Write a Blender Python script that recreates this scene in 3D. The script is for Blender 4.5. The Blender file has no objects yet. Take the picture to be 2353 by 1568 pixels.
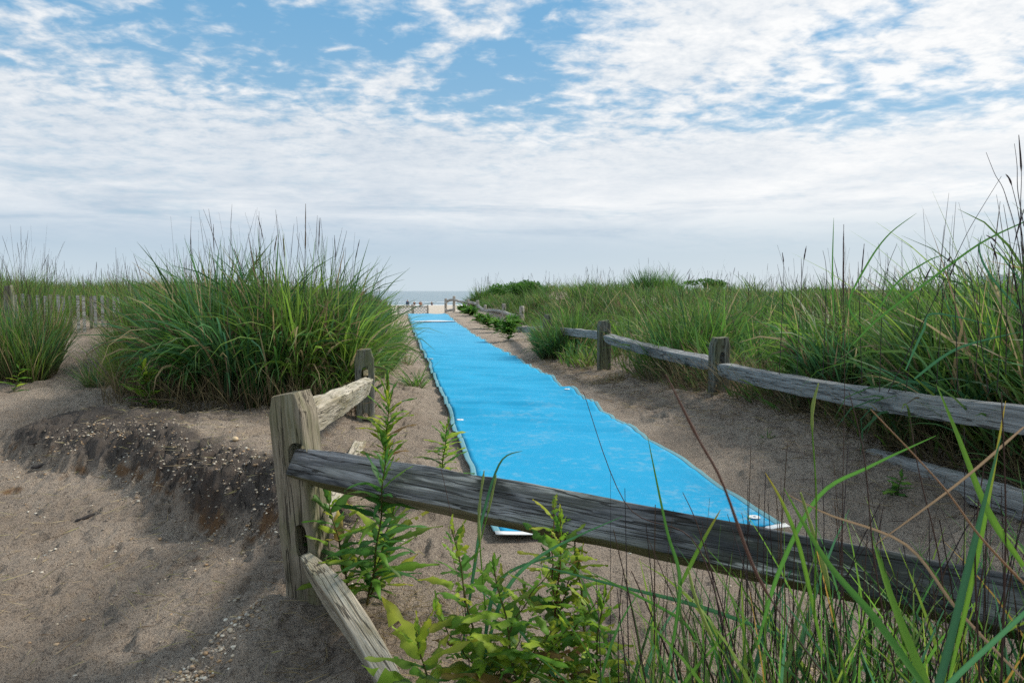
import bpy, bmesh, math, random
import numpy as np
from mathutils import Vector, Matrix, noise as mnoise
rng = np.random.default_rng(7); random.seed(7)
C = bpy.context.scene.collection
R = math.radians

# ------------------------------------------------------------------ camera
H = 1.35; F = 1650.0; PITCH = math.atan(116/F)      # photo measured on a 2352 x 1568 grid
cam = bpy.data.cameras.new('camera'); co = bpy.data.objects.new('camera', cam); C.objects.link(co)
co.location = (0, 0, H); co.rotation_euler = (math.pi/2-PITCH, 0, 0)
cam.lens = 36*F/2352; cam.sensor_width = 36; cam.clip_start = .02; cam.clip_end = 20000
cam.dof.use_dof = True; cam.dof.focus_distance = 4.2; cam.dof.aperture_fstop = 16
bpy.context.scene.camera = co

# ------------------------------------------------------------------ node helpers
class X:
    """a small arithmetic layer over Math nodes"""
    def __init__(s, nt, v): s.nt, s.v = nt, v
    def op(s, o, *a, clamp=False):
        n = s.nt.nodes.new('ShaderNodeMath'); n.operation = o; n.use_clamp = clamp
        for i, q in enumerate((s,)+a):
            q = q.v if isinstance(q, X) else q
            if isinstance(q, (int, float)): n.inputs[i].default_value = q
            else: s.nt.links.new(q, n.inputs[i])
        return X(s.nt, n.outputs[0])
    def __add__(s, o): return s.op('ADD', o)
    __radd__ = __add__
    def __mul__(s, o): return s.op('MULTIPLY', o)
    __rmul__ = __mul__
    def __sub__(s, o): return s.op('SUBTRACT', o)
    def __rsub__(s, o): return (s*-1)+o
    def __truediv__(s, o): return s.op('DIVIDE', o)
    def step(s, a, b):
        n = s.nt.nodes.new('ShaderNodeMapRange'); n.interpolation_type = 'SMOOTHSTEP'
        s.nt.links.new(s.v, n.inputs[0]); n.inputs[1].default_value = a; n.inputs[2].default_value = b
        return X(s.nt, n.outputs[0])
def noise(nt, vec, scale, detail=4, rough=.55, dist=0.):
    n = nt.nodes.new('ShaderNodeTexNoise'); n.inputs['Scale'].default_value = scale; n.inputs['Detail'].default_value = detail
    n.inputs['Roughness'].default_value = rough; n.inputs['Distortion'].default_value = dist
    if vec is not None: nt.links.new(vec, n.inputs['Vector'])
    return X(nt, n.outputs['Fac'])
def mix(nt, f, a, b):
    n = nt.nodes.new('ShaderNodeMix'); n.data_type = 'RGBA'
    for sock, q in ((n.inputs[0], f), (n.inputs[6], a), (n.inputs[7], b)):
        q = q.v if isinstance(q, X) else q
        if isinstance(q, tuple): sock.default_value = q+(1,)
        elif isinstance(q, (int, float)): sock.default_value = q
        else: nt.links.new(q, sock)
    return n.outputs[2]
def comb(nt, x, y, z):
    n = nt.nodes.new('ShaderNodeCombineXYZ')
    for i, q in enumerate((x, y, z)):
        q = q.v if isinstance(q, X) else q
        if isinstance(q, (int, float)): n.inputs[i].default_value = q
        else: nt.links.new(q, n.inputs[i])
    return n.outputs[0]
def sep(nt, v):
    n = nt.nodes.new('ShaderNodeSeparateXYZ'); nt.links.new(v, n.inputs[0]); return [X(nt, o) for o in n.outputs]
def coords(nt, kind='Object'): return nt.nodes.new('ShaderNodeTexCoord').outputs[kind]
def scaled(nt, v, s, loc=(0,0,0)):
    n = nt.nodes.new('ShaderNodeMapping'); nt.links.new(v, n.inputs[0]); n.inputs['Scale'].default_value = s; n.inputs['Location'].default_value = loc
    return n.outputs[0]

# ------------------------------------------------------------------ sky, sun
SUN_AZ, SUN_EL = 70, 42      # degrees right of the view direction, above the horizon
w = bpy.data.worlds.new('World'); bpy.context.scene.world = w; w.use_nodes = True
nt = w.node_tree; nt.nodes.clear()
out = nt.nodes.new('ShaderNodeOutputWorld'); bg = nt.nodes.new('ShaderNodeBackground'); bg.inputs[1].default_value = .1
nt.links.new(bg.outputs[0], out.inputs[0])
sky = nt.nodes.new('ShaderNodeTexSky'); sky.sky_type = 'NISHITA'; sky.sun_disc = False
sky.sun_elevation = R(SUN_EL); sky.sun_rotation = R(SUN_AZ); sky.air_density = 1.1; sky.dust_density = .6; sky.ozone_density = 1.6
dx, dy, dz = sep(nt, coords(nt, 'Generated'))
el = dz.op('ARCSINE'); az = dx.op('ARCTAN2', dy)
zc = dz.op('MAXIMUM', .0)+.16
u, v = dx/zc, dy/zc
def blob(a, e, ra, re, tilt=0):      # soft patch in azimuth/elevation, given in photo-grid units
    a0, e0 = math.atan((a-1176)/F), math.atan((668-e)/F); ra/=F; re/=F
    c, s = math.cos(tilt), math.sin(tilt)
    A, E = az-a0, el-e0
    p = (A*c+E*s)/ra; q = (E*c-A*s)/re
    return (p*p+q*q).op('MULTIPLY', -1.).op('EXPONENT')
warp = noise(nt, comb(nt, u, v, 0), .8, 3)
cells = noise(nt, comb(nt, u*1.15+warp*.45+v*.2, v*1.3-u*.2, 1.), 9.0, 5, .52, .25)
fine = noise(nt, comb(nt, u*1.2, v*1.3, 4.), 34, 4, .6, .2)
big = noise(nt, comb(nt, u, v, 7.), 2.2, 4, .55)
streak = noise(nt, comb(nt, az*4.5, el*34, 2.), 1.0, 5, .6, .4)
cov = (big-.5)*.55+.20
for args, k in (((740,120,330,85,-.25),-.46), ((1150,170,150,95,0),-.42), ((1270,50,110,70,0),-.26), ((560,190,170,60,-.3),-.16),
                ((1955,135,150,38,.15),-.42), ((1730,300,170,26,0),-.26), ((2120,312,200,28,.1),-.28), ((300,150,130,35,-.3),-.24), ((20,235,90,30,0),-.14),
                ((1600,235,170,18,0),-.13),((2320,240,130,20,0),-.14),((430,40,110,30,-.3),-.26),((1395,20,70,60,0),-.1),
                ((1060,110,190,34,.55),.42), ((890,200,130,42,-.1),.34), ((800,140,60,9,0),.22), ((120,60,200,60,-.2),.10),((640,45,90,20,-.2),.2),((490,50,90,30,-.3),.12),
                ((1700,110,330,110,.1),.48), ((2250,120,200,140,0),.36), ((500,330,700,70,-.05),.20), ((1000,300,300,30,-.1),.12),((1700,380,800,50,0),.2)):
    cov = cov+blob(*args)*k
hi = el.step(.12,.26)
dens = (cells*.85+fine*.15-.5)*(hi*1.5+.5)+cov+(1-hi)*.12
low = 1-el.step(.085, .20)
dens = dens+low*.16+(streak-.5)*low*.75
cloud = dens.step(-.16, .50)
# cloud tone: bright where thin and towards the sun, greyer in the thick bellies and near the horizon
sunward = az.step(-.25, .65)
tone = ((cells-.5)*1.3+(fine-.5)*.7)*(hi*.8+.2)+(big-.5)*-.7+sunward*.46+(streak-.5)*low*2.4+.42
ccol = mix(nt, tone.op('ADD', 0., clamp=True), (5.2,6.2,7.3), (9.8,9.9,9.95))
blue = mix(nt, .72, sky.outputs[0], mix(nt, el.step(.05,.42), (3.9,6.2,7.9), (1.8,4.8,7.9)))
col = mix(nt, cloud, blue, ccol)
hz_ = 1-el.step(.035, .125)
hzn = (hz_+(streak-.5)*.55*(1-el.step(.08,.15))*el.step(.03,.07)).op('ADD', 0., clamp=True)
hcol = mix(nt, sunward, mix(nt, el.step(0,.11),(6.1,7.1,7.8),(4.3,5.7,7.1)), mix(nt, el.step(0,.11),(7.0,7.7,8.1),(5.3,6.6,7.5)))
col = mix(nt, hzn, col, hcol)
nt.links.new(col, bg.inputs[0])
sl = bpy.data.lights.new('sun', 'SUN'); so = bpy.data.objects.new('sun', sl); C.objects.link(so)
sl.energy = 4.2; sl.angle = R(12); sl.color = (1, .94, .85)
sd = Vector((math.sin(R(SUN_AZ))*math.cos(R(SUN_EL)), math.cos(R(SUN_AZ))*math.cos(R(SUN_EL)), math.sin(R(SUN_EL))))
so.rotation_euler = sd.to_track_quat('Z', 'Y').to_euler(); so.location = (8, 5, 9)
vs = bpy.context.scene.view_settings
vs.view_transform = 'Standard'; vs.look = 'None'; vs.exposure = 0.0; vs.gamma = 1
bpy.context.scene.cycles.max_bounces = 8; bpy.context.scene.cycles.transparent_max_bounces = 8
bpy.context.scene.cycles.sample_clamp_indirect = 3; bpy.context.scene.cycles.sample_clamp_direct = 12
bpy.context.scene.cycles.use_denoising = False

# ------------------------------------------------------------------ numeric helpers
def ray(px, py):
    a = PITCH+math.atan((py-784)/F); b = math.cos(math.atan((py-784)/F))
    dyv = math.cos(a); dzv = -math.sin(a); dxv = (px-1176)/F*b
    return dxv/dyv, dzv/dyv
def P(px, py, Y):                       # a point at world distance Y
    a, b = ray(px, py); return Vector((a*Y, Y, H+b*Y))
_h = rng.random((256, 256))
def vnoise(x, y):
    xi = np.floor(x).astype(int); yi = np.floor(y).astype(int); fx = x-xi; fy = y-yi
    fx = fx*fx*(3-2*fx); fy = fy*fy*(3-2*fy)
    a = _h[xi%256, yi%256]; b = _h[(xi+1)%256, yi%256]; c = _h[xi%256, (yi+1)%256]; d = _h[(xi+1)%256, (yi+1)%256]
    return (a*(1-fx)+b*fx)*(1-fy)+(c*(1-fx)+d*fx)*fy
def fbm(x, y, s, o=4):
    r = 0; a = .5
    for i in range(o): r = r+a*(vnoise(x*s+17*i, y*s+31*i)-.5); s *= 2.03; a *= .5
    return r
def ss(x, a, b):
    t = np.clip((x-a)/(b-a), 0, 1); return t*t*(3-2*t)

# ------------------------------------------------------------------ terrain height
def cx(Y): return .71-.157*(Y-3.9)
ML = (0,3.9,5,7,11,16,20,27,33,37,42,50,60,70,150,160,200,6000); MZ = (-.03,0,.06,.09,.11,.07,.05,.1,.23,.15,-.3,-1.0,-1.45,-1.6,-1.65,-1.8,-3,-4)
LEFT = {0:[(-1,0),(-1.5,-.1),(-2.5,-.2),(-5,-.15),(-10,0),(-30,.3)],
 2.4:[(-1,0),(-1.3,0),(-1.55,-.03),(-1.85,-.13),(-2.2,-.21),(-2.9,-.2),(-5,-.15),(-10,0),(-30,.3)],
 3.0:[(-1,0),(-1.5,.03),(-1.75,.05),(-2.0,-.05),(-2.3,-.13),(-3,-.18),(-5,-.1),(-10,.1),(-30,.4)],
 3.9:[(-1,0),(-1.6,.04),(-2,.05),(-2.3,-.02),(-2.8,-.12),(-3.5,-.14),(-6,-.05),(-10,.2),(-30,.5)],
 4.7:[(-1,.05),(-1.6,.08),(-2.2,.17),(-2.9,.1),(-3.3,0),(-4,-.06),(-5,-.05),(-6,.05),(-10,.4),(-30,.6)],
 5.4:[(-1,.07),(-1.6,.12),(-2.3,.24),(-3,.22),(-3.8,.12),(-4.4,.03),(-5,.02),(-6.5,.2),(-10,.5),(-30,.7)],
 6.5:[(-1,.09),(-1.5,.12),(-2.2,.28),(-3,.32),(-4,.25),(-4.8,.14),(-5.5,.2),(-7,.4),(-10,.6),(-30,.8)],
 8:[(-1,.1),(-1.5,.15),(-2.2,.38),(-3,.48),(-4.4,.42),(-5.8,.47),(-7,.6),(-10,.8),(-30,.9)],
 10:[(-1,.1),(-1.4,.15),(-2.2,.45),(-3,.6),(-4.4,.78),(-5.6,.86),(-7,.92),(-10,1),(-30,1)],
 14:[(-1,.09),(-1.4,.2),(-2.2,.45),(-3,.65),(-5,.85),(-7,.95),(-10,1),(-30,1)],
 20:[(-1,.05),(-1.4,.15),(-2.2,.4),(-3,.7),(-5,.9),(-10,1),(-30,1)],
 33:[(-1,.23),(-1.5,.27),(-2.2,.5),(-3,.8),(-5,1),(-30,1.1)],
 45:[(-1,-.4),(-1.6,-.3),(-3,.4),(-5,.9),(-30,1)],
 56:[(-1,-1.3),(-4,-1.2),(-8,-.5),(-30,-.2)], 66:[(-1,-1.55),(-30,-1.5)], 150:[(-1,-1.65),(-30,-1.65)], 200:[(-1,-3),(-30,-3)]}
RR = (1.0,1.4,1.9,2.6,3.5,5,8,14,25,60)
RIGHT = {0:(0,.02,.05,.1,.2,.3,.4,.5,.6,.6),4:(0,.07,.16,.28,.35,.4,.5,.6,.8,.8),7:(0,.10,.28,.36,.4,.45,.5,.6,.8,.8),11:(0,.03,.10,.22,.35,.5,.55,.6,.8,.8),
 18:(0,.03,.08,.22,.45,.80,.78,.62,.6,.6),27:(0,.0,-.03,-.08,.0,.9,1.15,.75,.62,.65),31:(0,.0,-.03,-.06,.1,1.05,1.4,.9,.65,.65),37:(0,.03,.06,.15,.4,1.0,1.1,.85,.7,.7)}
ys = np.concatenate([np.linspace(0,12,121), np.linspace(12.2,70,200)]); us = np.linspace(-30,30,601)
def _col(tab, Y, uu, side):
    if side < 0: p = sorted(tab); return np.interp(uu, [a for a,_ in p], [b for _,b in p])
    return np.interp(uu, RR, tab)
G = np.zeros((len(ys), len(us)))
kl = sorted(LEFT); kr = sorted(RIGHT)
for i, Y in enumerate(ys):
    m = np.interp(Y, ML, MZ)
    j = max(k for k in range(len(kl)-1) if kl[k] <= Y); t = (Y-kl[j])/(kl[j+1]-kl[j])
    zl = _col([*LEFT[kl[j]]]+[(-1,LEFT[kl[j]][0][1])], Y, us, -1)*(1-t)+_col(LEFT[kl[j+1]], Y, us, -1)*t
    Yr = min(Y, 36.99); j = max(k for k in range(len(kr)-1) if kr[k] <= Yr); t = (Yr-kr[j])/(kr[j+1]-kr[j])
    zr = np.interp(us, RR, RIGHT[kr[j]])*(1-t)+np.interp(us, RR, RIGHT[kr[j+1]])*t
    mr = min(m, .3) if Y < 37 else m
    zr = mr+zr
    if Y > 37:      # the dune line ends at the beach
        hold = .15+np.interp(us, RR, RIGHT[37]); zr = hold*(1-ss(Y-np.clip(us-2.6,0,8)*1.6, 38, 52))+m*ss(Y-np.clip(us-2.6,0,8)*1.6, 38, 52)
    G[i] = np.where(us < -1, zl, np.where(us > 1, zr, m))
for _ in range(2):
    g = np.pad(G, 2, mode='edge'); G = sum(g[2+a:g.shape[0]-2+a, 2:-2]*k for a,k in ((-2,.1),(-1,.2),(0,.4),(1,.2),(2,.1)))
    g = np.pad(G, 2, mode='edge'); G = sum(g[2:-2, 2+a:g.shape[1]-2+a]*k for a,k in ((-2,.1),(-1,.2),(0,.4),(1,.2),(2,.1)))
lip = np.array([(-5.2,6.9),(-4.0,5.75),(-3.3,5.25),(-2.9,5.15),(-2.35,4.72),(-1.9,4.25),(-1.32,3.95),(-1.08,3.62),(-.98,3.35)])
lip2 = np.array([(-.98,3.2),(-1.12,2.95),(-1.3,2.72),(-1.36,2.45),(-1.42,2.1)])
def sdist(x, y, line):
    best = np.full(x.shape, 1e9); sg = np.ones(x.shape)
    for (ax,ay),(bx,by) in zip(line[:-1], line[1:]):
        ex, ey = bx-ax, by-ay; t = np.clip(((x-ax)*ex+(y-ay)*ey)/(ex*ex+ey*ey), 0, 1)
        d = np.hypot(x-ax-t*ex, y-ay-t*ey); s = np.sign(ex*(y-ay)-ey*(x-ax)); k = d < best
        best = np.where(k, d, best); sg = np.where(k, s, sg)
    return best*sg
def hz(x, y, fine=True):
    x = np.asarray(x, float); y = np.asarray(y, float)
    yc = np.clip(y, 0, 69.9)
    uu = np.clip(x-cx(np.minimum(y, 70)), -29.9, 29.9)
    fi = np.interp(yc, ys, np.arange(len(ys))); fj = (uu+30)/60*(len(us)-1)
    i = np.minimum(fi.astype(int), len(ys)-2); j = np.minimum(fj.astype(int), len(us)-2); a = fi-i; b = fj-j
    z = (G[i,j]*(1-b)+G[i,j+1]*b)*(1-a)+(G[i+1,j]*(1-b)+G[i+1,j+1]*b)*a
    sh = y-np.clip(x-40, 0, 2000)*2.2            # the shore swings away on the right
    z = np.where(y > 66, np.interp(sh, (66,70,150,164,200,6000), (-1.55,-1.6,-1.65,-2.0,-3,-6)), z)
    if fine:
        ucen = np.abs(x-cx(y)); off = ss(ucen, .93, 1.15)*ss(-np.abs(y-20), -17.0, -16.0) + (1-ss(-np.abs(y-20), -17.0, -16.0))
        near = 1-ss(np.hypot(x, y), 6, 25)
        z = z+off*(.06*fbm(x,y,.5,3)*(1-near*.6)+.035*fbm(x,y,1.6,3)+(.055*fbm(x,y,5.5,3)+.034*fbm(x,y,19,3)+.012*fbm(x,y,60,2))*(.35+.65*near))
        z = z+ss(ucen, 3, 8)*ss(y, 9.5, 17)*(1-ss(y,50,66))*(.75*fbm(x,y,.22,3)+.30*fbm(x,y,.7,2))
        jag = .10*fbm(x,y,3.2,3)+.05*fbm(x,y,12,2)
        d = sdist(x, y, lip)+jag
        along = ss(x, -4.8, -3.4)*(1-ss(x, -1.12, -.92))*(.6+.8*vnoise(x*2.3, y*2.3))
        z = z+along*(.17*ss(d, -.12, .16)+.04*fbm(x,y,9,3)*ss(d,-.08,0))*(1-ss(d, .15, 1.3))-along*.05*ss(-d,-.01,.05)*(1-ss(-d,.08,.45))+along*(.06*fbm(x,y,9,4)+.04*(vnoise(x*28,y*28)>.62))*ss(d,-.2,0)*(1-ss(d,.15,.5))
        d2 = sdist(x, y, lip2)+jag*.5
        m2 = (1-ss(y, 2.95, 3.2))
        z = z+m2*.07*ss(d2, -.02, .03)*(1-ss(d2, .05, .4))
        # footprints and scuffs
        z = z-off*near*.030*ss(vnoise(x*4.1+9, y*4.1), .64, .74)-off*near*.018*ss(vnoise(x*8.3+3, y*8.3), .62, .72)-off*near*.008*ss(vnoise(x*24+3, y*24), .62, .74)
        z = z+off*near*.012*ss(vnoise(x*33+7, y*33), .70, .80)
        z = z-(1-off)*.02
    return z
def hz1(x, y): return float(hz(np.array([x]), np.array([y]))[0])

# ------------------------------------------------------------------ object helpers
def tag(o, label=None, cat=None, group=None, kind=None):
    for k, q in (('label',label),('category',cat),('group',group),('kind',kind)):
        if q: o[k] = q
    return o
def empty(name, loc, rz=0):
    o = bpy.data.objects.new(name, None); C.objects.link(o); o.location = loc; o.rotation_euler.z = rz; o.empty_display_size = .1; return o
def link(name, me, mat, parent=None, M=None):
    o = bpy.data.objects.new(name, me); C.objects.link(o)
    if mat:
        me.materials.clear(); me.materials.append(mat)
    if parent: o.parent = parent
    if M is not None: o.matrix_basis = M
    return o
def npmesh(name, V, Fq, col=None, smooth=True):
    me = bpy.data.meshes.new(name); V = np.ascontiguousarray(V, dtype=np.float32); Fq = np.ascontiguousarray(Fq, dtype=np.int32)
    k = Fq.shape[1]
    me.vertices.add(len(V)); me.vertices.foreach_set('co', V.ravel())
    me.loops.add(Fq.size); me.loops.foreach_set('vertex_index', Fq.ravel())
    me.polygons.add(len(Fq)); me.polygons.foreach_set('loop_start', np.arange(0, Fq.size, k, dtype=np.int32))
    me.polygons.foreach_set('use_smooth', np.full(len(Fq), smooth))
    if col is not None:
        a = me.color_attributes.new('Col', 'FLOAT_COLOR', 'POINT'); c4 = np.ones((len(V),4), np.float32); c4[:,:3] = col; a.data.foreach_set('color', c4.ravel())
    me.update(calc_edges=True); me.validate(); return me
def newmat(name, rough=.7, spec=.3):
    m = bpy.data.materials.new(name); m.use_nodes = True; nt = m.node_tree
    b = nt.nodes['Principled BSDF']; b.inputs['Roughness'].default_value = rough; b.inputs['Specular IOR Level'].default_value = spec
    return m, nt, b
def bump(nt, b, h, dist, strength=1):
    n = nt.nodes.new('ShaderNodeBump'); n.inputs['Distance'].default_value = dist; n.inputs['Strength'].default_value = strength
    nt.links.new(h.v, n.inputs['Height']); nt.links.new(n.outputs[0], b.inputs['Normal'])

# ------------------------------------------------------------------ materials
def sand_mat():
    m, nt, b = newmat('sand', .95, .1); co_ = coords(nt)
    x, y, z = sep(nt, co_)
    n1 = noise(nt, co_, 1.3, 5); n2 = noise(nt, co_, 9, 5, .6); n3 = noise(nt, co_, 120, 3, .7); n4 = noise(nt, co_, 420, 2, .7)
    c = mix(nt, n1.step(.35,.7), (.46,.37,.285), (.62,.51,.40))
    c = mix(nt, n2.step(.55,.75)*.55, c, (.22,.18,.15))
    c = mix(nt, n3.step(.50,.66)*.85, c, (.13,.105,.09))
    c = mix(nt, n3.step(.28,.42)*.5*-1+.5, c, (.52,.44,.36))
    c = mix(nt, n4.step(.56,.68)*.6, c, (.12,.10,.09))
    # orange clay showing at the eroded lip (only where the bank is steep)
    g = nt.nodes.new('ShaderNodeNewGeometry'); gz = sep(nt, g.outputs['Normal'])[2]
    rust = (1-gz.step(.55,.85))*(1-y.step(5.8,6.5))*(1-x.step(-1.0,-.9))*noise(nt, co_, 3.1, 3).step(.50,.62)
    c = mix(nt, rust*.85, c, (.25,.13,.055))
    # paler dry beach sand seaward
    c = mix(nt, y.step(44,60), c, (.56,.49,.40))
    n5 = noise(nt, co_, 38, 4, .65)
    c = mix(nt, n5.step(.54,.66)*.6, c, (.18,.145,.12))
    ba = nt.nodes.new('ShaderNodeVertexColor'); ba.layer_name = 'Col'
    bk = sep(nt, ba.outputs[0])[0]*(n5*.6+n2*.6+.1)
    c = mix(nt, (bk.step(.25,.7)*.85), c, (.115,.10,.09))  # vertex colour mask: dark exposed layer and painted shade
    nt.links.new(c, b.inputs['Base Color'])
    bump(nt, b, n2*.5+n5*.5+n3*.6+n4*.3, .05, 1.0)
    return m
def grass_mat(name='grass', trans=.42):
    m, nt, b = newmat(name, .5, .22)
    a = nt.nodes.new('ShaderNodeVertexColor'); a.layer_name = 'Col'
    nt.links.new(a.outputs[0], b.inputs['Base Color'])
    t = nt.nodes.new('ShaderNodeBsdfTranslucent')
    tc = mix(nt, .3, a.outputs[0], (.30,.42,.03)); 
    mm = nt.nodes.new('ShaderNodeMix'); mm.data_type='RGBA'; mm.blend_type='MULTIPLY'
    g = nt.nodes.new('ShaderNodeVectorMath'); g.operation='SCALE'; g.inputs['Scale'].default_value = 1.5; nt.links.new(a.outputs[0], g.inputs[0])
    nt.links.new(g.outputs[0], t.inputs[0])
    s = nt.nodes.new('ShaderNodeMixShader'); s.inputs[0].default_value = trans+.04
    nt.links.new(b.outputs[0], s.inputs[1]); nt.links.new(t.outputs[0], s.inputs[2]); nt.links.new(s.outputs[0], nt.nodes['Material Output'].inputs[0])
    return m
def wood_mat(name, a, bcol, dark, axis='x', stain=.5, green=.0, white=.2):
    m, nt, b = newmat(name, .88, .15); co_ = coords(nt)
    rnd = nt.nodes.new('ShaderNodeObjectInfo').outputs['Random']
    va = nt.nodes.new('ShaderNodeVectorMath'); va.operation = 'ADD'; nt.links.new(co_, va.inputs[0])
    nt.links.new(comb(nt, X(nt,rnd)*9, X(nt,rnd)*7, X(nt,rnd)*13), va.inputs[1]); co_ = va.outputs[0]
    st = {'x':(2.2,60,60),'z':(60,60,2.2)}[axis]; st2 = {'x':(5,150,150),'z':(150,150,5)}[axis]; st3 = {'x':(1.2,5,5),'z':(6,6,1.6)}[axis]
    g1 = noise(nt, scaled(nt, co_, st), 1, 5, .65, .6); g2 = noise(nt, scaled(nt, co_, st2), 1, 3, .6); p = noise(nt, scaled(nt, co_, st3), 1, 4, .6, .5)
    p2 = noise(nt, scaled(nt, co_, st3, (5,5,5)), 1.7, 4, .6, .8)
    c = mix(nt, g1.step(.3,.7), a, bcol)
    c = mix(nt, g2.step(.55,.7)*.7, c, tuple(q*.35 for q in a))
    c = mix(nt, (p+(g1-.5)*.5).step(.62-.22*stain, .80-.22*stain)*.9, c, dark)
    c = mix(nt, (p2+(g1-.5)*.7).step(.60,.72)*white, c, (.62,.60,.55))
    if green: c = mix(nt, p2.step(.40,.62)*green, c, (.13,.14,.055))
    stc = {'x':(.8,22,22),'z':(22,22,.8)}[axis]
    ck = (noise(nt, scaled(nt, co_, stc, (3,1,2)), 1, 3, .6, .4)-.5).op('ABSOLUTE'); crack = 1-ck.step(.004,.016)
    c = mix(nt, crack*.75, c, (.03,.025,.02))
    if name.startswith('charcoal'):      # olive tint on the downward-facing sides of the old rail
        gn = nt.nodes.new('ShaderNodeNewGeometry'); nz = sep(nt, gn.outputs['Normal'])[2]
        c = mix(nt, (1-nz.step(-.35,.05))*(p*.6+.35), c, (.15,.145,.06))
    nt.links.new(c, b.inputs['Base Color']); bump(nt, b, g1*.7+g2*.5+p*.2-crack*.8, .012, 1)
    return m
M_sand = sand_mat(); M_grass = grass_mat(); M_leaf = grass_mat('leaf', .35)
M_post = wood_mat('weathered_post_wood', (.17,.145,.105), (.34,.295,.225), (.08,.075,.05), 'z', .45, .5, .3)
M_postd = wood_mat('mossy_post_wood', (.15,.145,.12), (.29,.28,.24), (.06,.065,.045), 'z', .5, .6, .1)
M_railL = wood_mat('pale_rail_wood', (.36,.31,.23), (.60,.54,.44), (.22,.18,.10), 'x', .4, .3, .6)
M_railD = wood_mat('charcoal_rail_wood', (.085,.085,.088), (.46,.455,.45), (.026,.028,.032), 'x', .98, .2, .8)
M_railG = wood_mat('grey_rail_wood', (.24,.24,.235), (.44,.44,.43), (.10,.10,.10), 'x', .4, .1, .15)
M_log = wood_mat('pale_log_wood', (.34,.32,.29), (.60,.57,.52), (.14,.12,.10), 'x', .3, 0, .5)
M_logp = wood_mat('pale_log_post_wood', (.40,.36,.31), (.62,.57,.50), (.14,.12,.10), 'z', .3, 0, .3)
def plain(name, c, rough=.7, var=.15, scale=20):
    m, nt, b = newmat(name, rough); n = noise(nt, coords(nt), scale, 4)
    nt.links.new(mix(nt, n, tuple(q*(1-var) for q in c), tuple(min(1,q*(1+var)) for q in c)), b.inputs['Base Color']); return m
M_white = plain('white_plastic', (.80,.80,.78), .5, .04)
M_wire = plain('rusty_wire', (.12,.09,.07), .6)
M_dark = plain('charred_wood', (.035,.03,.028), .9)
M_peb = None

# ------------------------------------------------------------------ ground, sea
def grid_mesh(name, xs, ysv, zf, mat, cf=None):
    XX, YY = np.meshgrid(xs, ysv); Z = zf(XX, YY)
    V = np.stack([XX.ravel(), YY.ravel(), Z.ravel()], 1); nx, ny = len(xs), len(ysv)
    i = (np.arange(ny-1)[:,None]*nx+np.arange(nx-1)[None,:]).ravel()
    Fq = np.stack([i, i+1, i+nx+1, i+nx], 1)
    return link(name, npmesh(name, V, Fq, cf(V[:,0], V[:,1]) if cf else None), mat)
def grow(x0, d0, k, lim):
    out_ = [x0]; 
    while out_[-1] < lim: out_.append(out_[-1]+d0+k*(out_[-1]-x0))
    return np.array(out_[1:])
core = np.arange(-4.6, 2.9, .0135); xs = np.concatenate([-grow(4.6,.0135,.035,3200)[::-1], core, grow(2.9,.0135,.035,3200)])
yl = [2.0]
while yl[-1] < 3300: yl.append(yl[-1]+.0046*yl[-1]*(1 if yl[-1] < 12 else 2.2 if yl[-1] < 70 else 9))
ysv = np.concatenate([-np.linspace(0,1,30)[::-1]**2*14+1.2, np.arange(1.24,1.99,.03), yl])
def crust_and_shade(x, y):     # dark exposed layer along the eroded bank, with shade painted in
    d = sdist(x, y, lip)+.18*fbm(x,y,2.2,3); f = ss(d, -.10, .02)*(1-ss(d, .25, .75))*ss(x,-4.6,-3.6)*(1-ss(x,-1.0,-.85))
    f = f+.7*(1-ss(np.hypot((x+2.9)/1.5,(y-6.1)/.5)+.5*fbm(x,y,1.5,3), .6, 1.1))  # shade painted on the sand in front of the big left clump
    f = f+.6*(1-ss(np.hypot((x+.75)/.32,(y-2.75)/.35)+.5*fbm(x,y,3,3), .6, 1.1))  # shade painted into the hollow beside the corner post
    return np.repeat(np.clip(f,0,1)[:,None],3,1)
ground = grid_mesh('sand_ground', xs, ysv, hz, M_sand, crust_and_shade); tag(ground, 'pale brown dune sand rolling down to the beach', kind='structure')
ground['category'] = 'sand'
def sea_mat():
    m, nt, b = newmat('sea_water', .22, .5); co_ = coords(nt); x, y, z = sep(nt, co_)
    n1 = noise(nt, scaled(nt, co_, (.05,.22,1)), 1, 5, .65); n2 = noise(nt, scaled(nt, co_, (.5,1.6,1)), 1, 4, .6)
    wv = noise(nt, scaled(nt, co_, (.010,.11,1)), 1, 3, .5, .3)
    c = mix(nt, n1.step(.3,.7), (.10,.16,.18), (.20,.27,.28))
    foam = (wv+(n2-.5)*.28).step(.60,.66)*(1-y.step(215,330))
    swash = 1-(y+(n1-.5)*12).step(158,168)
    f = (foam+swash).op('ADD', 0., clamp=True)
    nt.links.new(mix(nt, f, c, (.78,.80,.80)), b.inputs['Base Color'])
    nt.links.new((f*.6+.2).v, b.inputs['Roughness'])
    bump(nt, b, n1*1.6+n2*.5, .5, .8); return m
sxs = np.concatenate([-np.geomspace(8000,20,24), np.linspace(-18,18,8), np.geomspace(20,8000,24)]); sys_ = np.concatenate([np.linspace(140,300,60), np.geomspace(310,12000,40)])
sea = grid_mesh('sea', sxs, sys_, lambda x,y: -1.86+.10*fbm(x*.25,y,.12,2)*(y<300), sea_mat()); tag(sea, 'grey blue ocean with low surf at the horizon', kind='structure')

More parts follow.
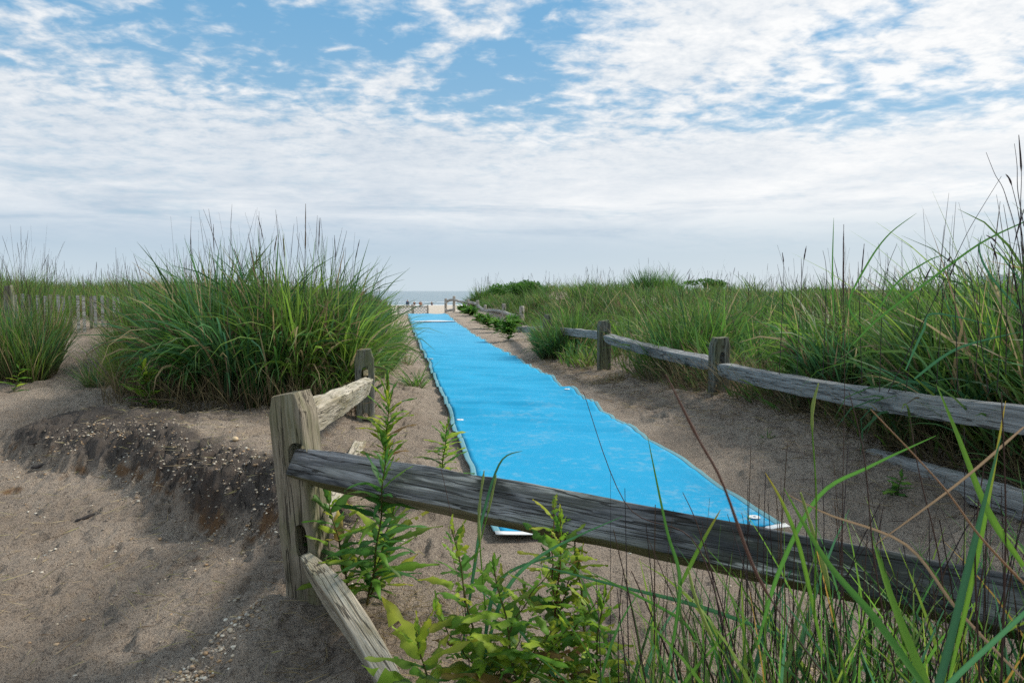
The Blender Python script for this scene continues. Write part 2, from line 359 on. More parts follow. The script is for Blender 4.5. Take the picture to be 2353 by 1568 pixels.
# ------------------------------------------------------------------ blue mat
def mat_shader():
    m, nt, b = newmat('blue_mat', .72, .18); co_ = coords(nt); x, y, z = sep(nt, co_)
    n1 = noise(nt, co_, 2.2, 5, .6); n2 = noise(nt, co_, 14, 5, .65); n3 = noise(nt, co_, 260, 2, .6); 
    wv = nt.nodes.new('ShaderNodeTexWave'); wv.wave_type='BANDS'; wv.bands_direction='Y'; wv.inputs['Scale'].default_value = 26; wv.inputs['Distortion'].default_value = 1.6
    wv.inputs['Detail'].default_value = 1; wv.inputs['Detail Scale'].default_value = .06; nt.links.new(co_, wv.inputs['Vector'])
    rib = X(nt, wv.outputs['Fac'])
    c = mix(nt, n1, (.008,.30,.53), (.014,.37,.61))
    c = mix(nt, rib*(1-y.step(6,12))*.32, c, (.004,.20,.45))
    dust = (n1*.6+n2*.4).step(.50,.64)*(1-y.step(7.2,10))*.16+(1-y.step(4.2,4.9))*n2.step(.45,.6)*(x.step(.6,1.3))*.18
    c = mix(nt, dust+n3.step(.62,.7)*.15, c, (.42,.47,.47))
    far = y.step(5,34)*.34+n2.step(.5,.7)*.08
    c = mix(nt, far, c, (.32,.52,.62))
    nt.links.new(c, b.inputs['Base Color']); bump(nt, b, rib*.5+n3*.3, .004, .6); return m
def matW(Y): return np.interp(Y, (3.9,10,33), (1.64,1.68,1.85))
def mat_z(a, Y):       # a in -1..1 across
    base = hz(cx(Y), Y, False)
    k = ss(Y, 4.5, 8)
    q = Y*1.0+.16*np.sin(Y*.9)+.05*a+.25*fbm(a*1.5+3, Y, .6, 2)
    wr = (vnoise(q*3.1, a*.8+5)-.5)*.060+(vnoise(q*7.3+4, a*1.3)-.5)*.042
    edge = np.abs(a)**6
    fl = (vnoise(Y*4.3+np.sign(a)*11, Y*0+2)-.3)*.034*edge*(.45+.55*k)
    return base+.018+wr*(.12+.88*k)+np.maximum(fl, -.008)+.006*np.sin(Y*5.1)*edge
def mat_pt(a, Y):
    fl = (vnoise(Y*4.3+np.sign(a)*11+.9, Y*0+7)-.5)*.024*np.abs(a)**5
    wob = .035*(vnoise(Y*.9, Y*0+3)-.5)
    front = .05*a*0
    return cx(Y)+wob+a*matW(Y)/2+fl*np.sign(a), Y, mat_z(a, Y)
Y0, Y1 = 3.93, 35.5
YY = np.concatenate([np.arange(Y0, 16, .02), np.arange(16, Y1, .035)])
def strip(name, av, Yv, mat, parent, dz=0., th=.006, skew=True):
    A, B = np.meshgrid(av, Yv)
    B2 = B - ((A-(-1))*.0 if not skew else (A*-.0))
    x, y, z = mat_pt(A, B2)
    if name == 'end_bar': z = z-.06*ss(A,-.45,-.3)*(1-ss(A,.8,.9))
    y = y+.05*A*(1-ss(B, 3.9, 6))          # the near edge runs a little askew
    V = np.stack([x.ravel(), y.ravel(), (z+dz).ravel()], 1); nx, ny = len(av), len(Yv)
    i = (np.arange(ny-1)[:,None]*nx+np.arange(nx-1)[None,:]).ravel()
    o = link(name, npmesh(name, V, np.stack([i,i+1,i+nx+1,i+nx],1)), mat, parent)
    s = o.modifiers.new('thickness', 'SOLIDIFY'); s.thickness = th; s.offset = -1; return o
beach_mat = empty('beach_access_mat', (0,0,0)); tag(beach_mat, 'long bright blue roll out mat running over the sand to the beach', 'mat')
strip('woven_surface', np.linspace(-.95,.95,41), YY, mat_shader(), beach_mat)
m, nt, b = newmat('pale_mat_border', .5); n = noise(nt, coords(nt), 40, 3)
nt.links.new(mix(nt, n, (.08,.24,.28), (.18,.36,.40)), b.inputs['Base Color']); M_border = m
for s in (-1, 1): strip('border', np.linspace(.95,1.0,4)*s if s>0 else np.linspace(-1.0,-.95,4), YY, M_border, beach_mat, .0005, .003)
strip('end_bar', np.linspace(-.99,1.02,30), np.array([3.885,3.90,3.915,3.93]), M_white, beach_mat, .001, .004)
strip('seam', np.linspace(-1,1,30), np.array([27.9,28.1,28.3]), M_white, beach_mat, .03, .004)
def washer(a, Y):
    bm = bmesh.new(); n = 20; r0, r1 = .011, .034; vs_ = []
    for r, z in ((r1,0),(r1*.95,.004),(r0*1.1,.004),(r0,0)):
        vs_.append([bm.verts.new((r*math.cos(2*math.pi*k/n), r*math.sin(2*math.pi*k/n), z)) for k in range(n)])
    for A, B in zip(vs_[:-1], vs_[1:]):
        for k in range(n): bm.faces.new((A[k],A[(k+1)%n],B[(k+1)%n],B[k]))
    me = bpy.data.meshes.new('washer'); bm.to_mesh(me)
    x, y, z = mat_pt(np.array([a]), np.array([Y])); o = link('washer', me, M_white, beach_mat); o.location = (float(x[0]), Y+.05*a*(1-float(ss(np.array([Y]),3.9,6)[0])), float(z[0])+.003)
for a, Y in ((.88,4.05),(.86,8.75),(-.88,6.95),(-.9,12.9)): washer(a, Y)

# ------------------------------------------------------------------ split-rail fences
def rings_mesh(name, rings, caps=True):
    bm = bmesh.new(); L = [[bm.verts.new(p) for p in r] for r in rings]; n = len(L[0])
    for A, B in zip(L[:-1], L[1:]):
        for k in range(n): bm.faces.new((A[k], A[(k+1)%n], B[(k+1)%n], B[k]))
    if caps: bm.faces.new(L[0][::-1]); bm.faces.new(L[-1])
    bmesh.ops.recalc_face_normals(bm, faces=bm.faces)
    me = bpy.data.meshes.new(name); bm.to_mesh(me); bm.free(); return me
def section(wd, dp, n, e):
    out_ = []
    for k in range(n):
        t = 2*math.pi*(k+.5)/n; c, s = math.cos(t), math.sin(t)
        out_.append((math.copysign(abs(c)**e, c)*wd/2, math.copysign(abs(s)**e, s)*dp/2))
    return out_
def finish(me, ang=40):
    me.polygons.foreach_set('use_smooth', [True]*len(me.polygons)); me.set_sharp_from_angle(angle=R(ang)); return me
def post(parent, base, wd, dp, Ht, rot, lean=(0,0), holes=(), mat=None, rnd=False, below=.35, seed=0, label=None):
    e = 1.0 if rnd else .20; sec = section(wd, dp, 28, e); rings = []
    zsv = list(np.linspace(-below, Ht-.10, 44))+[Ht-.08,Ht-.06,Ht-.04,Ht-.02,Ht-.008,Ht]
    for z in zsv:
        f = 1 if z < Ht-.085 else 1-.30*((z-(Ht-.085))/.085)
        if rnd: f = 1 if z < Ht-.03 else 1-.18*(z-(Ht-.03))/.03
        r = []
        for x, y in sec:
            q = Vector((x*9+seed*3, y*9, z*3)); d = mnoise.noise(q)*.010+mnoise.noise(q*3.3)*.004
            kn = math.hypot((x+.03)/.028, (z-.80)/.045) if seed == 1 and y < 0 else 9; d += .006*math.exp(-kn*kn)+(.002*math.cos(kn*9) if kn < 1.3 else 0)
            crack = -.006*max(0, 1-abs(x-.012*math.sin(z*9+seed))/.005) if y < 0 else 0
            L_ = math.hypot(x, y)+1e-6
            zt = z+(.012*mnoise.noise(Vector((x*30,y*30,seed))) if z >= Ht-.01 else 0)+( .012*(x/wd) if z>=Ht-.05 else 0)
            r.append((x*f+x/L_*d, y*(1 if rnd is False else f)*(1-.06*(1-f))+y/L_*d-(crack), zt))
        rings.append(r)
    me = rings_mesh('post', rings); o = bpy.data.objects.new('tmp', me); C.objects.link(o)
    cut = []
    for hole in holes:
        hzc, hh, hw = hole[:3]; hx = hole[3] if len(hole) > 3 else 0.; rr = []
        for yv in (-.3, .3):
            rr.append([(hx+hw/2*math.copysign(abs(math.cos(t))**.8, math.cos(t)), yv, hzc+hh/2*math.copysign(abs(math.sin(t))**.6, math.sin(t))) for t in [2*math.pi*k/16 for k in range(16)]])
        c = bpy.data.objects.new('cut', rings_mesh('cut', rr)); C.objects.link(c); cut.append(c)
        md = o.modifiers.new('b', 'BOOLEAN'); md.object = c; md.solver = 'EXACT'
    if cut:
        dg = bpy.context.evaluated_depsgraph_get(); dg.update(); me2 = bpy.data.meshes.new_from_object(o.evaluated_get(dg)); me2.name = 'post'
    else: me2 = me
    bpy.data.objects.remove(o)
    for c in cut: bpy.data.objects.remove(c)
    q = link('post', finish(me2, 35), mat or M_post, parent)
    q.location = base; q.rotation_euler = (lean[0], lean[1], rot)
    if label: q['label'] = label
    return q
def rail(parent, a, b, wd, ht, mat, sag=0., taper=(.55,.55), roll=0., seed=0, rnd=False, bow=0., label=None, name='rail', sharp=.16):
    a, b = Vector(a), Vector(b); L = (b-a).length; n = 60; rings = []
    prof = section(1, 1, 28, 1.0 if rnd else sharp)
    for i in range(n+1):
        t = i/n; x = t*L; k = 1.0
        if x < .22: k = taper[0]+(1-taper[0])*(x/.22)**.8
        if L-x < .22: k = min(k, taper[1]+(1-taper[1])*((L-x)/.22)**.8)
        wv = 1+.12*mnoise.noise(Vector((x*1.3+seed*5,0,seed))); hv = 1+.10*mnoise.noise(Vector((x*1.5,seed*7,3)))
        ca, sa = math.cos(roll+.12*mnoise.noise(Vector((x*.5,seed,9)))), math.sin(roll+.12*mnoise.noise(Vector((x*.5,seed,9))))
        r = []
        for py_, pz in prof:
            y0 = py_*wd*wv*k; z0 = pz*ht*hv*k
            # a split rail is wedge shaped: thinner along its lower edge
            if not rnd: y0 *= 1-.22*(-pz)
            y1 = y0*ca-z0*sa; z1 = y0*sa+z0*ca
            q = Vector((x*4+seed*9, y1*14, z1*14)); d = mnoise.noise(q)*.007+mnoise.noise(q*4)*.0025
            LL = math.hypot(y1, z1)+1e-6
            r.append((x, y1+y1/LL*d+bow*math.sin(math.pi*t), z1+z1/LL*d-sag*math.sin(math.pi*t)))
        rings.append(r)
    o = link(name, finish(rings_mesh(name, rings), 38), mat, parent)
    d = (b-a).normalized(); yv = Vector((0,0,1)).cross(d).normalized(); zv = d.cross(yv)
    o.matrix_basis = Matrix.Translation(a) @ Matrix(((d.x,yv.x,zv.x),(d.y,yv.y,zv.y),(d.z,yv.z,zv.z))).to_4x4()
    if label: o['label'] = label
    return o

# fence beside the camera: corner post, rail towards the right, rails back along the mat
fL = empty('split_rail_fence', (0,0,0)); tag(fL, 'weathered split rail fence with tall corner post in the foreground left of the blue mat', 'fence')
pA = P(690, 1400, 3.02); pA.z = 0
post(fL, (-.865, 3.02, 0), .165, .14, .92, R(-14), (R(1.0), R(-4.2)), ((.645,.155,.085,.040),(.30,.15,.055,.02)), M_post, seed=1, label='thick brown grey corner post with knot')
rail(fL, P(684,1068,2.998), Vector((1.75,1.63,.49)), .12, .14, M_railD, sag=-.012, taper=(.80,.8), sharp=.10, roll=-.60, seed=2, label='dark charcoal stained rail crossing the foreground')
post(fL, (1.92,1.58,hz1(1.92,1.58)), .165, .13, .93, R(28), (0,0), ((.60,.16,.062),), M_post, seed=3)
rail(fL, P(706,962,3.08), P(846,884,6.58), .08, .15, M_railL, taper=(.7,.6), roll=.25, seed=4, bow=-.02, label='pale bleached rail leading back to the second post')
rail(fL, Vector((-.86,3.07,.30)), Vector((-1.37,6.58,-.0)), .09, .13, M_railL, taper=(.7,.6), roll=.2, seed=5, sag=.02)
rail(fL, P(704,1290,2.93), P(950,1690,2.22), .075, .185, M_railL, taper=(.5,.95), sharp=.12, roll=.30, seed=6, bow=.03, sag=-.0, label='fallen pale rail with broken end below the corner post')
post(fL, (-1.36,6.62,.03), .175, .13, .78, R(12), (0,R(-.5)), ((.545,.16,.065),(.12,.16,.065)), M_postd, seed=7, label='dark mossy post')
post(fL, (-1.80,9.9,.08), .16, .12, .80, R(10), (0,0), ((.55,.16,.065),), M_postd, seed=8)
rail(fL, Vector((-1.36,6.66,.52)), Vector((-1.80,9.86,.58)), .08, .13, M_railL, seed=9)
post(fL, (-2.3,13.1,.15), .16, .12, .80, R(10), (0,0), ((.55,.16,.065),), M_postd, seed=10)
rail(fL, Vector((-1.80,9.94,.58)), Vector((-2.3,13.06,.62)), .08, .13, M_railL, seed=11)

fR = empty('split_rail_fence', (0,0,0)); tag(fR, 'grey split rail fence half buried in the grass right of the blue mat', 'fence')
zR2 = P(1650,885,7.2).z; zR1 = P(1385,845,10.6).z; zR0 = .12
p2 = P(1650,885,7.2); p1 = P(1388,845,10.6); p0 = P(1258,800,14.6)
post(fR, (p2.x,7.2,zR2), .185, .13, P(1650,775,7.2).z-zR2, R(14), (0,R(1)), ((.27,.15,.065),), M_postd, seed=12)
post(fR, (p1.x,10.6,zR1), .19, .13, P(1385,736,10.6).z-zR1, R(12), (0,R(-1)), ((P(1390,772,10.6).z-zR1,.15,.065),), M_postd, seed=13)
post(fR, (p0.x,14.6,.10), .18, .13, P(1258,722,14.6).z-.10, R(10), (0,0), (), M_postd, seed=14)
post(fR, (2.78,3.3,.25), .18, .13, .85, R(14), (0,0), ((.56,.15,.065),(.15,.15,.065)), M_postd, seed=15)
rail(fR, P(1655,848,7.12), Vector((2.77,3.32,.70)), .08, .145, M_railG, taper=(.75,.7), seed=16, sag=.035, roll=.1)
rail(fR, P(1392,776,10.5), P(1640,836,7.28), .10, .13, M_railG, taper=(.7,.6), seed=17, sag=.02, roll=.25)
rail(fR, P(2000,1052,4.95), Vector((2.76,3.2,.24)), .08, .15, M_railG, taper=(.9,.7), seed=18, roll=.1)
rail(fR, P(1262,757,14.5), P(1380,770,10.7), .09, .13, M_railG, seed=19)
rail(fR, P(1188,757,19), P(1255,757,14.7), .09, .14, M_railG, seed=20)

# pale log fence near the end of the mat
fB = empty('log_fence', (0,0,0)); tag(fB, 'pale round log post and rail fence on the right near the end of the mat', 'fence')
LP = [(1198.7,703,751,26.5,.185),(1157.5,697,741,31,.17),(1114.6,700,727,35.5,.14),(1097,689.5,728,38,.17),(1075,687,715,40.5,.16),(1043,679.7,714,43,.17),(1024,685.6,717.7,45,.17)]
tops = []
for k, (px, yt, yb, Y, wd) in enumerate(LP):
    a = P(px, yb, Y); t = P(px, yt, Y); post(fB, a, wd, wd, t.z-a.z, R(20), (0,0), ((t.z-a.z-.24,.11,.07),(.22,.11,.07)) if k in (5,6) else ((t.z-a.z-.24,.12,.08),), M_logp, rnd=True, seed=30+k, below=.8)
    tops.append((a, t))
RLY = [(734,724),(728,722),(721,708),(708,699),(697,693),(689,688),]
ry = [(1196,728),(1158,717),(1115,714),(1097,700),(1075,695),(1043,688),(1025,693)]
for k in range(6):
    (x0,y0),(x1,y1) = ry[k], ry[k+1]
    rail(fB, P(x0,y0,LP[k][3]-.03), P(x1,y1,LP[k+1][3]+.03), .15, .15, M_log, rnd=True, taper=(.6,.6), seed=40+k, sag=.04*(-1)**k)
rail(fB, P(1043,711,42.9), P(1025,714,45), .15, .15, M_log, rnd=True, seed=50, taper=(.6,.6))
rail(fB, P(1099,724,38), P(1118,728,35), .15, .15, M_log, rnd=True, seed=51, taper=(.6,.6))
st = empty('old_post', P(1189,752,24)); tag(st, 'short dark old post standing behind the first pale log post', 'post')
post(st, (0,0,0), .26, .2, .42, R(10), (0,0), (), M_postd, seed=52)

# lattice fence at the beach
fW = empty('lattice_fence', (0,0,0)); tag(fW, 'white lattice panel fence with grey posts at the far end of the mat', 'fence')
zt = P(960,704,46).z; zb = zt-1.05
def latt(x0, x1, Y):
    bm = bmesh.new(); s = .20; hh = zt-zb; Wd = x1-x0
    def slat(ax, az_, bx, bz, off):
        d = Vector((bx-ax, 0, bz-az_)); L = d.length
        if L < .05: return
        n = Vector((-d.z,0,d.x)).normalized()*.034
        q = [Vector((ax,0,az_))+n, Vector((bx,0,bz))+n, Vector((bx,0,bz))-n, Vector((ax,0,az_))-n]
        va = [bm.verts.new((p.x, off, p.z)) for p in q]; vb = [bm.verts.new((p.x, off+.008, p.z)) for p in q]
        bm.faces.new(va); bm.faces.new(vb[::-1])
        for k in range(4): bm.faces.new((va[k], vb[k], vb[(k+1)%4], va[(k+1)%4]))
    c = -hh
    while c < Wd:
        a0 = max(c, 0); a1 = min(c+hh, Wd)
        if a1 > a0: slat(x0+a0, zb+a0-c, x0+a1, zb+a1-c, Y); slat(x0+a0, zt-(a0-c), x0+a1, zt-(a1-c), Y+.01)
        c += s
    me = bpy.data.meshes.new('lattice_panel'); bmesh.ops.recalc_face_normals(bm, faces=bm.faces); bm.to_mesh(me); link('lattice_panel', me, M_white, fW)
xa, xb, xc = P(915,700,46).x, P(947.5,700,46).x, P(982.5,700,46).x
box_late = [(xa,xb-.08),(xb+.08,xc-.06)]; latt(xa, xb-.08, 46); latt(xb+.08, xc-.06, 46.0)
for xx, hh, ww in ((xa,1.1,.15),(xb,1.16,.17),(xc,1.12,.13)): post(fW, (xx,46,zb), ww, ww, hh+.03, 0, (0,0), (), M_logp, rnd=True, seed=int(60+xx*3), below=1.0)
for x0, x1 in ((xa,xb),(xb,xc)): rail(fW, (x0,45.95,zt+.02), (x1,45.95,zt+.02), .05, .05, M_postd, seed=70, name='top_rail')

# ------------------------------------------------------------------ slat (snow) fence on the left dune
fS = empty('slat_fence', (0,0,0)); tag(fS, 'old grey wooden slat fence wired together behind the grass on the left dune', 'fence')
A = Vector((P(22,700,9.0).x, 9.0)); B = Vector((P(312,700,10.4).x, 10.4)); nS = 20
Astart = A-(B-A)*.12
for k in range(nS+4):
    p = A+(B-A)*(k/nS); g = hz1(p.x, p.y); px = 1176+p.x/p.y*F
    top = P(px, 676+ (px-20)*.018+random.uniform(-2,2), p.y).z
    rings = []
    for z in np.linspace(g-.25, top, 6):
        j = .002*mnoise.noise(Vector((k,0,z*3)))
        rings.append([(-.019+j,-.004,z),(.019+j,-.004,z),(.019+j,.004,z),(-.019+j,.004,z)])
    o = link('slat', rings_mesh('slat', rings), M_railG if k%3 else M_postd, fS); o.location = (p.x, p.y, 0); o.rotation_euler = (random.uniform(-.02,.02), random.uniform(-.012,.012), R(35)+random.uniform(-.2,.2))
for f in (.25, .72):
    pts = []
    for k in range(41):
        p = A+(B-A)*(k/40*1.15); g = hz1(p.x,p.y); px = 1176+p.x/p.y*F; top = P(px, 684+(px-20)*.018, p.y).z
        pts.append(Vector((p.x+.003*math.sin(k*2.), p.y-.012*(1 if k%2 else -1), g+(top-g)*f+.1*(1-f))))
    rings = [[(q.x+.003*math.cos(t), q.y, q.z+.003*math.sin(t)) for t in (0,2.1,4.2)] for q in pts]
    link('wire', rings_mesh('wire', rings), M_wire, fS)
a = P(24,760,8.95); post(fS, (a.x,8.95,hz1(a.x,8.95)), .10, .09, P(24,656,8.95).z-hz1(a.x,8.95), R(20), (0,0), (), M_postd, seed=80)
a = P(291,745,10.4); tall = empty('thin_stake', (a.x,10.5,hz1(a.x,10.5))); tag(tall, 'thin wooden stake rising above the grass behind the slat fence', 'stake')
post(tall, (0,0,0), .035, .03, P(291,644,10.5).z-hz1(a.x,10.5), R(20), (0,0), (), M_postd, seed=81)
# far rail fence in the right meadow
fM = empty('distant_rail_fence', (0,0,0)); tag(fM, 'distant low rail fence crossing the grass meadow below the skyline on the right', 'fence')
fm = [(1850,665,38),(1950,667,37),(2078,669,36),(2190,672,33),(2268,678,30)]
for k, (px, py, Y) in enumerate(fm):
    t = P(px, py-6, Y); post(fM, (t.x, Y, t.z-.95), .17, .14, .95, R(-10), (0,0), (), M_logp, seed=90+k, below=.8)
for (a, b) in zip(fm[:-1], fm[1:]):
    rail(fM, P(*a), P(*b), .12, .12, M_log, seed=int(a[0]), taper=(.8,.8)); 
    q0, q1 = P(*a), P(*b); q0.z -= .38; q1.z -= .38; rail(fM, q0, q1, .12, .12, M_log, seed=int(a[0])+1, taper=(.8,.8))

# ------------------------------------------------------------------ building far right, beach things, people
bd = empty('distant_building', (0,0,0)); tag(bd, 'pale flat roofed tower block far away at the right edge of the skyline', 'building')
def box(name, x0,x1,y0,y1,z0,z1, mat, parent):
    bm = bmesh.new(); bmesh.ops.create_cube(bm, size=1)
    for v_ in bm.verts: v_.co = ((x0+x1)/2+v_.co.x*(x1-x0), (y0+y1)/2+v_.co.y*(y1-y0), (z0+z1)/2+v_.co.z*(z1-z0))
    bmesh.ops.bevel(bm, geom=bm.edges[:], offset=min(x1-x0,z1-z0,y1-y0)*.01, segments=1, affect='EDGES')
    me = bpy.data.meshes.new(name); bm.to_mesh(me); return link(name, me, mat, parent)
M_bw = plain('haze_tinted_building_wall', (.50,.57,.62), .7, .03, .2); M_bg = plain('building_window_glass', (.30,.40,.47), .3, .05, 1)  # distance haze is mixed into the pale blue wall colour
YB = 500; b0 = P(2282,633,YB); b1 = P(2326,633,YB)
box('tower_wall', b0.x, b1.x, YB, YB+18, -2, b0.z, M_bw, bd); box('roof_plant_room', b0.x+4, b0.x+8, YB+4, YB+10, b0.z, b0.z+1.2, M_bw, bd)
box('low_wing', b1.x, b1.x+14, YB+2, YB+16, -2, P(2330,654,YB).z, M_bw, bd)
for r in range(5):
    for c in range(6):
        xw = b0.x+.8+c*(b1.x-b0.x-1.6)/6; zw = 2.2+r*1.9
        box('window', xw, xw+1.5, YB-.12, YB-.02, zw, zw+1.1, M_bg, bd)
M_net = plain('dark_netting', (.04,.05,.08), .9)
for q0, q1 in (): box('backing_net', q0, q1, 46.03, 46.04, zb, zt, M_net, fW)
wm = link('pale_beach_mat', None or bpy.data.meshes.new('pale_beach_mat'), None)
bm = bmesh.new(); q = []
for px, py in ((946,705),(978,705),(976,701.2),(962,701.2)):
    a_, b_ = ray(px, py); Y = (-1.6-H)/b_; q.append(bm.verts.new((a_*Y, Y, -1.585)))
f = bm.faces.new(q); bm.normal_update(); 
if f.normal.z < 0: f.normal_flip()
bmesh.ops.extrude_face_region(bm, geom=[f]); bm.verts.ensure_lookup_table()
for v_ in bm.verts[-4:]: v_.co.z = -1.55
bm.to_mesh(wm.data); wm.data.materials.append(M_white); tag(wm, 'white sheet of matting lying on the beach beyond the lattice fence', 'mat')

def skin_fig(name, nodes, edges, mat, parent, lvl=2):
    me = bpy.data.meshes.new(name); me.from_pydata([n[:3] for n in nodes], edges, []); o = bpy.data.objects.new(name, me); C.objects.link(o)
    md = o.modifiers.new('skin', 'SKIN'); 
    for i, n in enumerate(nodes): me.skin_vertices[0].data[i].radius = (n[3], n[3] if len(n) < 5 else n[4])
    me.skin_vertices[0].data[0].use_root = True
    s = o.modifiers.new('sub', 'SUBSURF'); s.levels = s.render_levels = lvl
    dg = bpy.context.evaluated_depsgraph_get(); dg.update(); m2 = bpy.data.meshes.new_from_object(o.evaluated_get(dg)); m2.name = name
    bpy.data.objects.remove(o); m2.polygons.foreach_set('use_smooth', [True]*len(m2.polygons)); return link(name, m2, mat, parent)
M_skin = plain('skin', (.42,.25,.17), .6, .05); M_navy = plain('navy_cloth', (.03,.045,.12), .8); M_hair = plain('dark_hair', (.03,.022,.018), .8); M_chair = plain('blue_canvas', (.05,.07,.16), .8); M_red = plain('faded_red_cloth', (.35,.10,.08), .8)
def sitter(px, Y, label, cloth, face=1, seat=.28, sc=1.0):
    X_ = (px-1176)/F*Y; g = hz1(X_, Y); r = empty('person', (X_, Y, g)); tag(r, label, 'person')
    # pelvis root; facing +y (towards the sea)
    N = [(0,0,seat,.15,.13),(0,-.05,seat+.25,.15,.11),(0,-.09,seat+.45,.17,.11),(0,-.09,seat+.55,.06),(0,-.07,seat+.64,.075),(0,-.06,seat+.76,.09),
         (.09,.05,seat,.09),(.13,.42,seat+.10,.065),(.14,.50,seat-.22 if seat>.25 else .12,.05),(.14,.62,.05,.035),(-.09,.05,seat,.09),(-.13,.42,seat+.10,.065),(-.14,.50,.10,.05),(-.14,.62,.05,.035),
         (.20,-.09,seat+.44,.055),(.26,.02,seat+.22,.042),(.20,.22,seat+.14,.032),(-.20,-.09,seat+.44,.055),(-.26,.02,seat+.22,.042),(-.20,.22,seat+.14,.032)]
    E = [(0,1),(1,2),(2,3),(3,4),(4,5),(0,6),(6,7),(7,8),(8,9),(0,10),(10,11),(11,12),(12,13),(2,14),(14,15),(15,16),(2,17),(17,18),(18,19)]
    skin_fig('body', N, E, M_skin, r)
    skin_fig('shirt', [(0,0,seat-.02,.17,.145),(0,-.05,seat+.25,.165,.125),(0,-.09,seat+.46,.185,.12),(.21,-.09,seat+.43,.066),(.25,-.02,seat+.28,.056),(-.21,-.09,seat+.43,.066),(-.25,-.02,seat+.28,.056)], [(0,1),(1,2),(2,3),(3,4),(2,5),(5,6)], cloth, r)
    skin_fig('hair', [(0,-.085,seat+.70,.085),(0,-.08,seat+.78,.095)], [(0,1)], M_hair, r)
    r.scale = (sc,)*3; return r, X_, g
r_, X_, g_ = sitter(936.5, 138, 'person in navy sitting in a low beach chair facing the sea, beyond the lattice fence', M_navy, seat=.42, sc=1.1)
ch = empty('beach_chair', (X_+.0, 138, g_)); tag(ch, 'low blue canvas beach chair under the seated person in navy', 'beach chair')
box('seat', -.28,.28,-.15,.35,.30,.34, M_chair, ch); bk = box('backrest', -.28,.28,-.25,-.215,.30,.95, M_chair, ch)
for sx in (-.27,.27):
    for sy in (-.2,.33): box('leg', sx-.018,sx+.018,sy-.018,sy+.018,0,.30, M_wire, ch)
sitter(952, 152, 'small dark figure sitting near the waterline, nearest to the person in the beach chair', M_hair, seat=.14)
sitter(965, 153, 'person in faded red sitting near the surf, left one of the pair near the water', M_red, seat=.14)
sitter(967.5, 153, 'bare shouldered person sitting near the surf, right one of the pair near the water', M_skin, seat=.14)
sitter(992, 155, 'lone figure sitting by the surf, farthest right of the beachgoers', M_navy, seat=.12)

# ------------------------------------------------------------------ grass generators
GREEN = np.array([(.080,.190,.030),(.050,.145,.040),(.115,.235,.032),(.060,.165,.080),(.180,.270,.040),(.036,.100,.026),(.10,.165,.045)])
STRAW = np.array([(.36,.29,.16),(.25,.19,.10),(.14,.10,.065)])
STEM = np.array([(.085,.06,.055),(.12,.085,.06),(.07,.055,.06)])
def centre(Pn, h, ang, th0, bend, pw, K):
    t = np.linspace(0, 1, K+1)[None,:]; tm = (t[:,1:]+t[:,:-1])/2
    th = th0[:,None]+bend[:,None]*tm**pw; ds = (h/K)[:,None]
    r = np.concatenate([np.zeros((len(h),1)), np.cumsum(np.sin(th)*ds,1)],1); z = np.concatenate([np.zeros((len(h),1)), np.cumsum(np.cos(th)*ds,1)],1)
    thn = th0[:,None]+bend[:,None]*t**pw
    ca, sa = np.cos(ang)[:,None], np.sin(ang)[:,None]
    return t, thn, np.stack([Pn[:,0:1]+r*ca, Pn[:,1:2]+r*sa, Pn[:,2:3]+z], 2), ca, sa
def blades(Pn, h, w_, ang, th0, bend, K=5, cb=None, ct=None, pw=1.6, tw=1.2):
    N = len(h); t, th, Cn, ca, sa = centre(Pn, h, ang, th0, bend, pw, K)
    tw0 = rng.uniform(-1.5,1.5,(N,1)); q = tw0+tw*rng.uniform(-1,1,(N,1))*t
    pr = np.stack([-sa+0*t, ca+0*t, 0*t+0*ca],2); nm = np.stack([np.cos(th)*ca, np.cos(th)*sa, -np.sin(th)],2)
    wd = np.cos(q)[...,None]*pr+np.sin(q)[...,None]*nm
    prof = np.minimum(1, .45+2.2*t)*(1-t**2.4)*.5+.03
    off = wd*(w_[:,None]*prof)[...,None]
    V = np.stack([Cn-off, Cn+off], 2).reshape(-1,3)
    base = (np.arange(N)*(K+1)*2)[:,None]+np.arange(K)[None,:]*2
    Fq = np.stack([base, base+1, base+3, base+2], 2).reshape(-1,4)
    tt = np.repeat(np.repeat(t[...,None],2,2), N, 0) if t.shape[0]==1 else np.repeat(t[...,None],2,2)
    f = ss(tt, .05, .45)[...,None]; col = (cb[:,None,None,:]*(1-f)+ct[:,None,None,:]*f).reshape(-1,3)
    return V, Fq, col
def tubes(Pn, h, r_, ang, th0, bend, K=8, col=None, head=None, pw=1.6, hcol=None, hr=3.0):
    N = len(h); t, th, Cn, ca, sa = centre(Pn, h, ang, th0, bend, pw, K)
    rad = r_[:,None]*(1-.65*t)
    cc = np.repeat(col[:,None,:], K+1, 1)
    if head is not None:
        k = ss(t, head[:,None], head[:,None]+.04)*(1-ss(t, .9, 1.0)*.7); jit = rng.uniform(.45,1.3,(N,K+1))
        rad = rad*(1+k*hr*jit); cc = cc*(1-k[...,None])+hcol[:,None,:]*k[...,None]
    V = []
    pr = np.stack([-sa+0*t, ca+0*t, 0*t+0*ca],2); nm = np.stack([np.cos(th)*ca, np.cos(th)*sa, -np.sin(th)],2)
    for a in (0, 2.094, 4.189): V.append(Cn+(math.cos(a)*pr+math.sin(a)*nm)*rad[...,None])
    V = np.stack(V, 2).reshape(-1,3)
    base = (np.arange(N)*(K+1)*3)[:,None]+np.arange(K)[None,:]*3; Fs = []
    for j in range(3): Fs.append(np.stack([base+j, base+(j+1)%3, base+3+(j+1)%3, base+3+j], 2).reshape(-1,4))
    return V, np.concatenate(Fs), np.repeat(cc[:,:,None,:],3,2).reshape(-1,3)
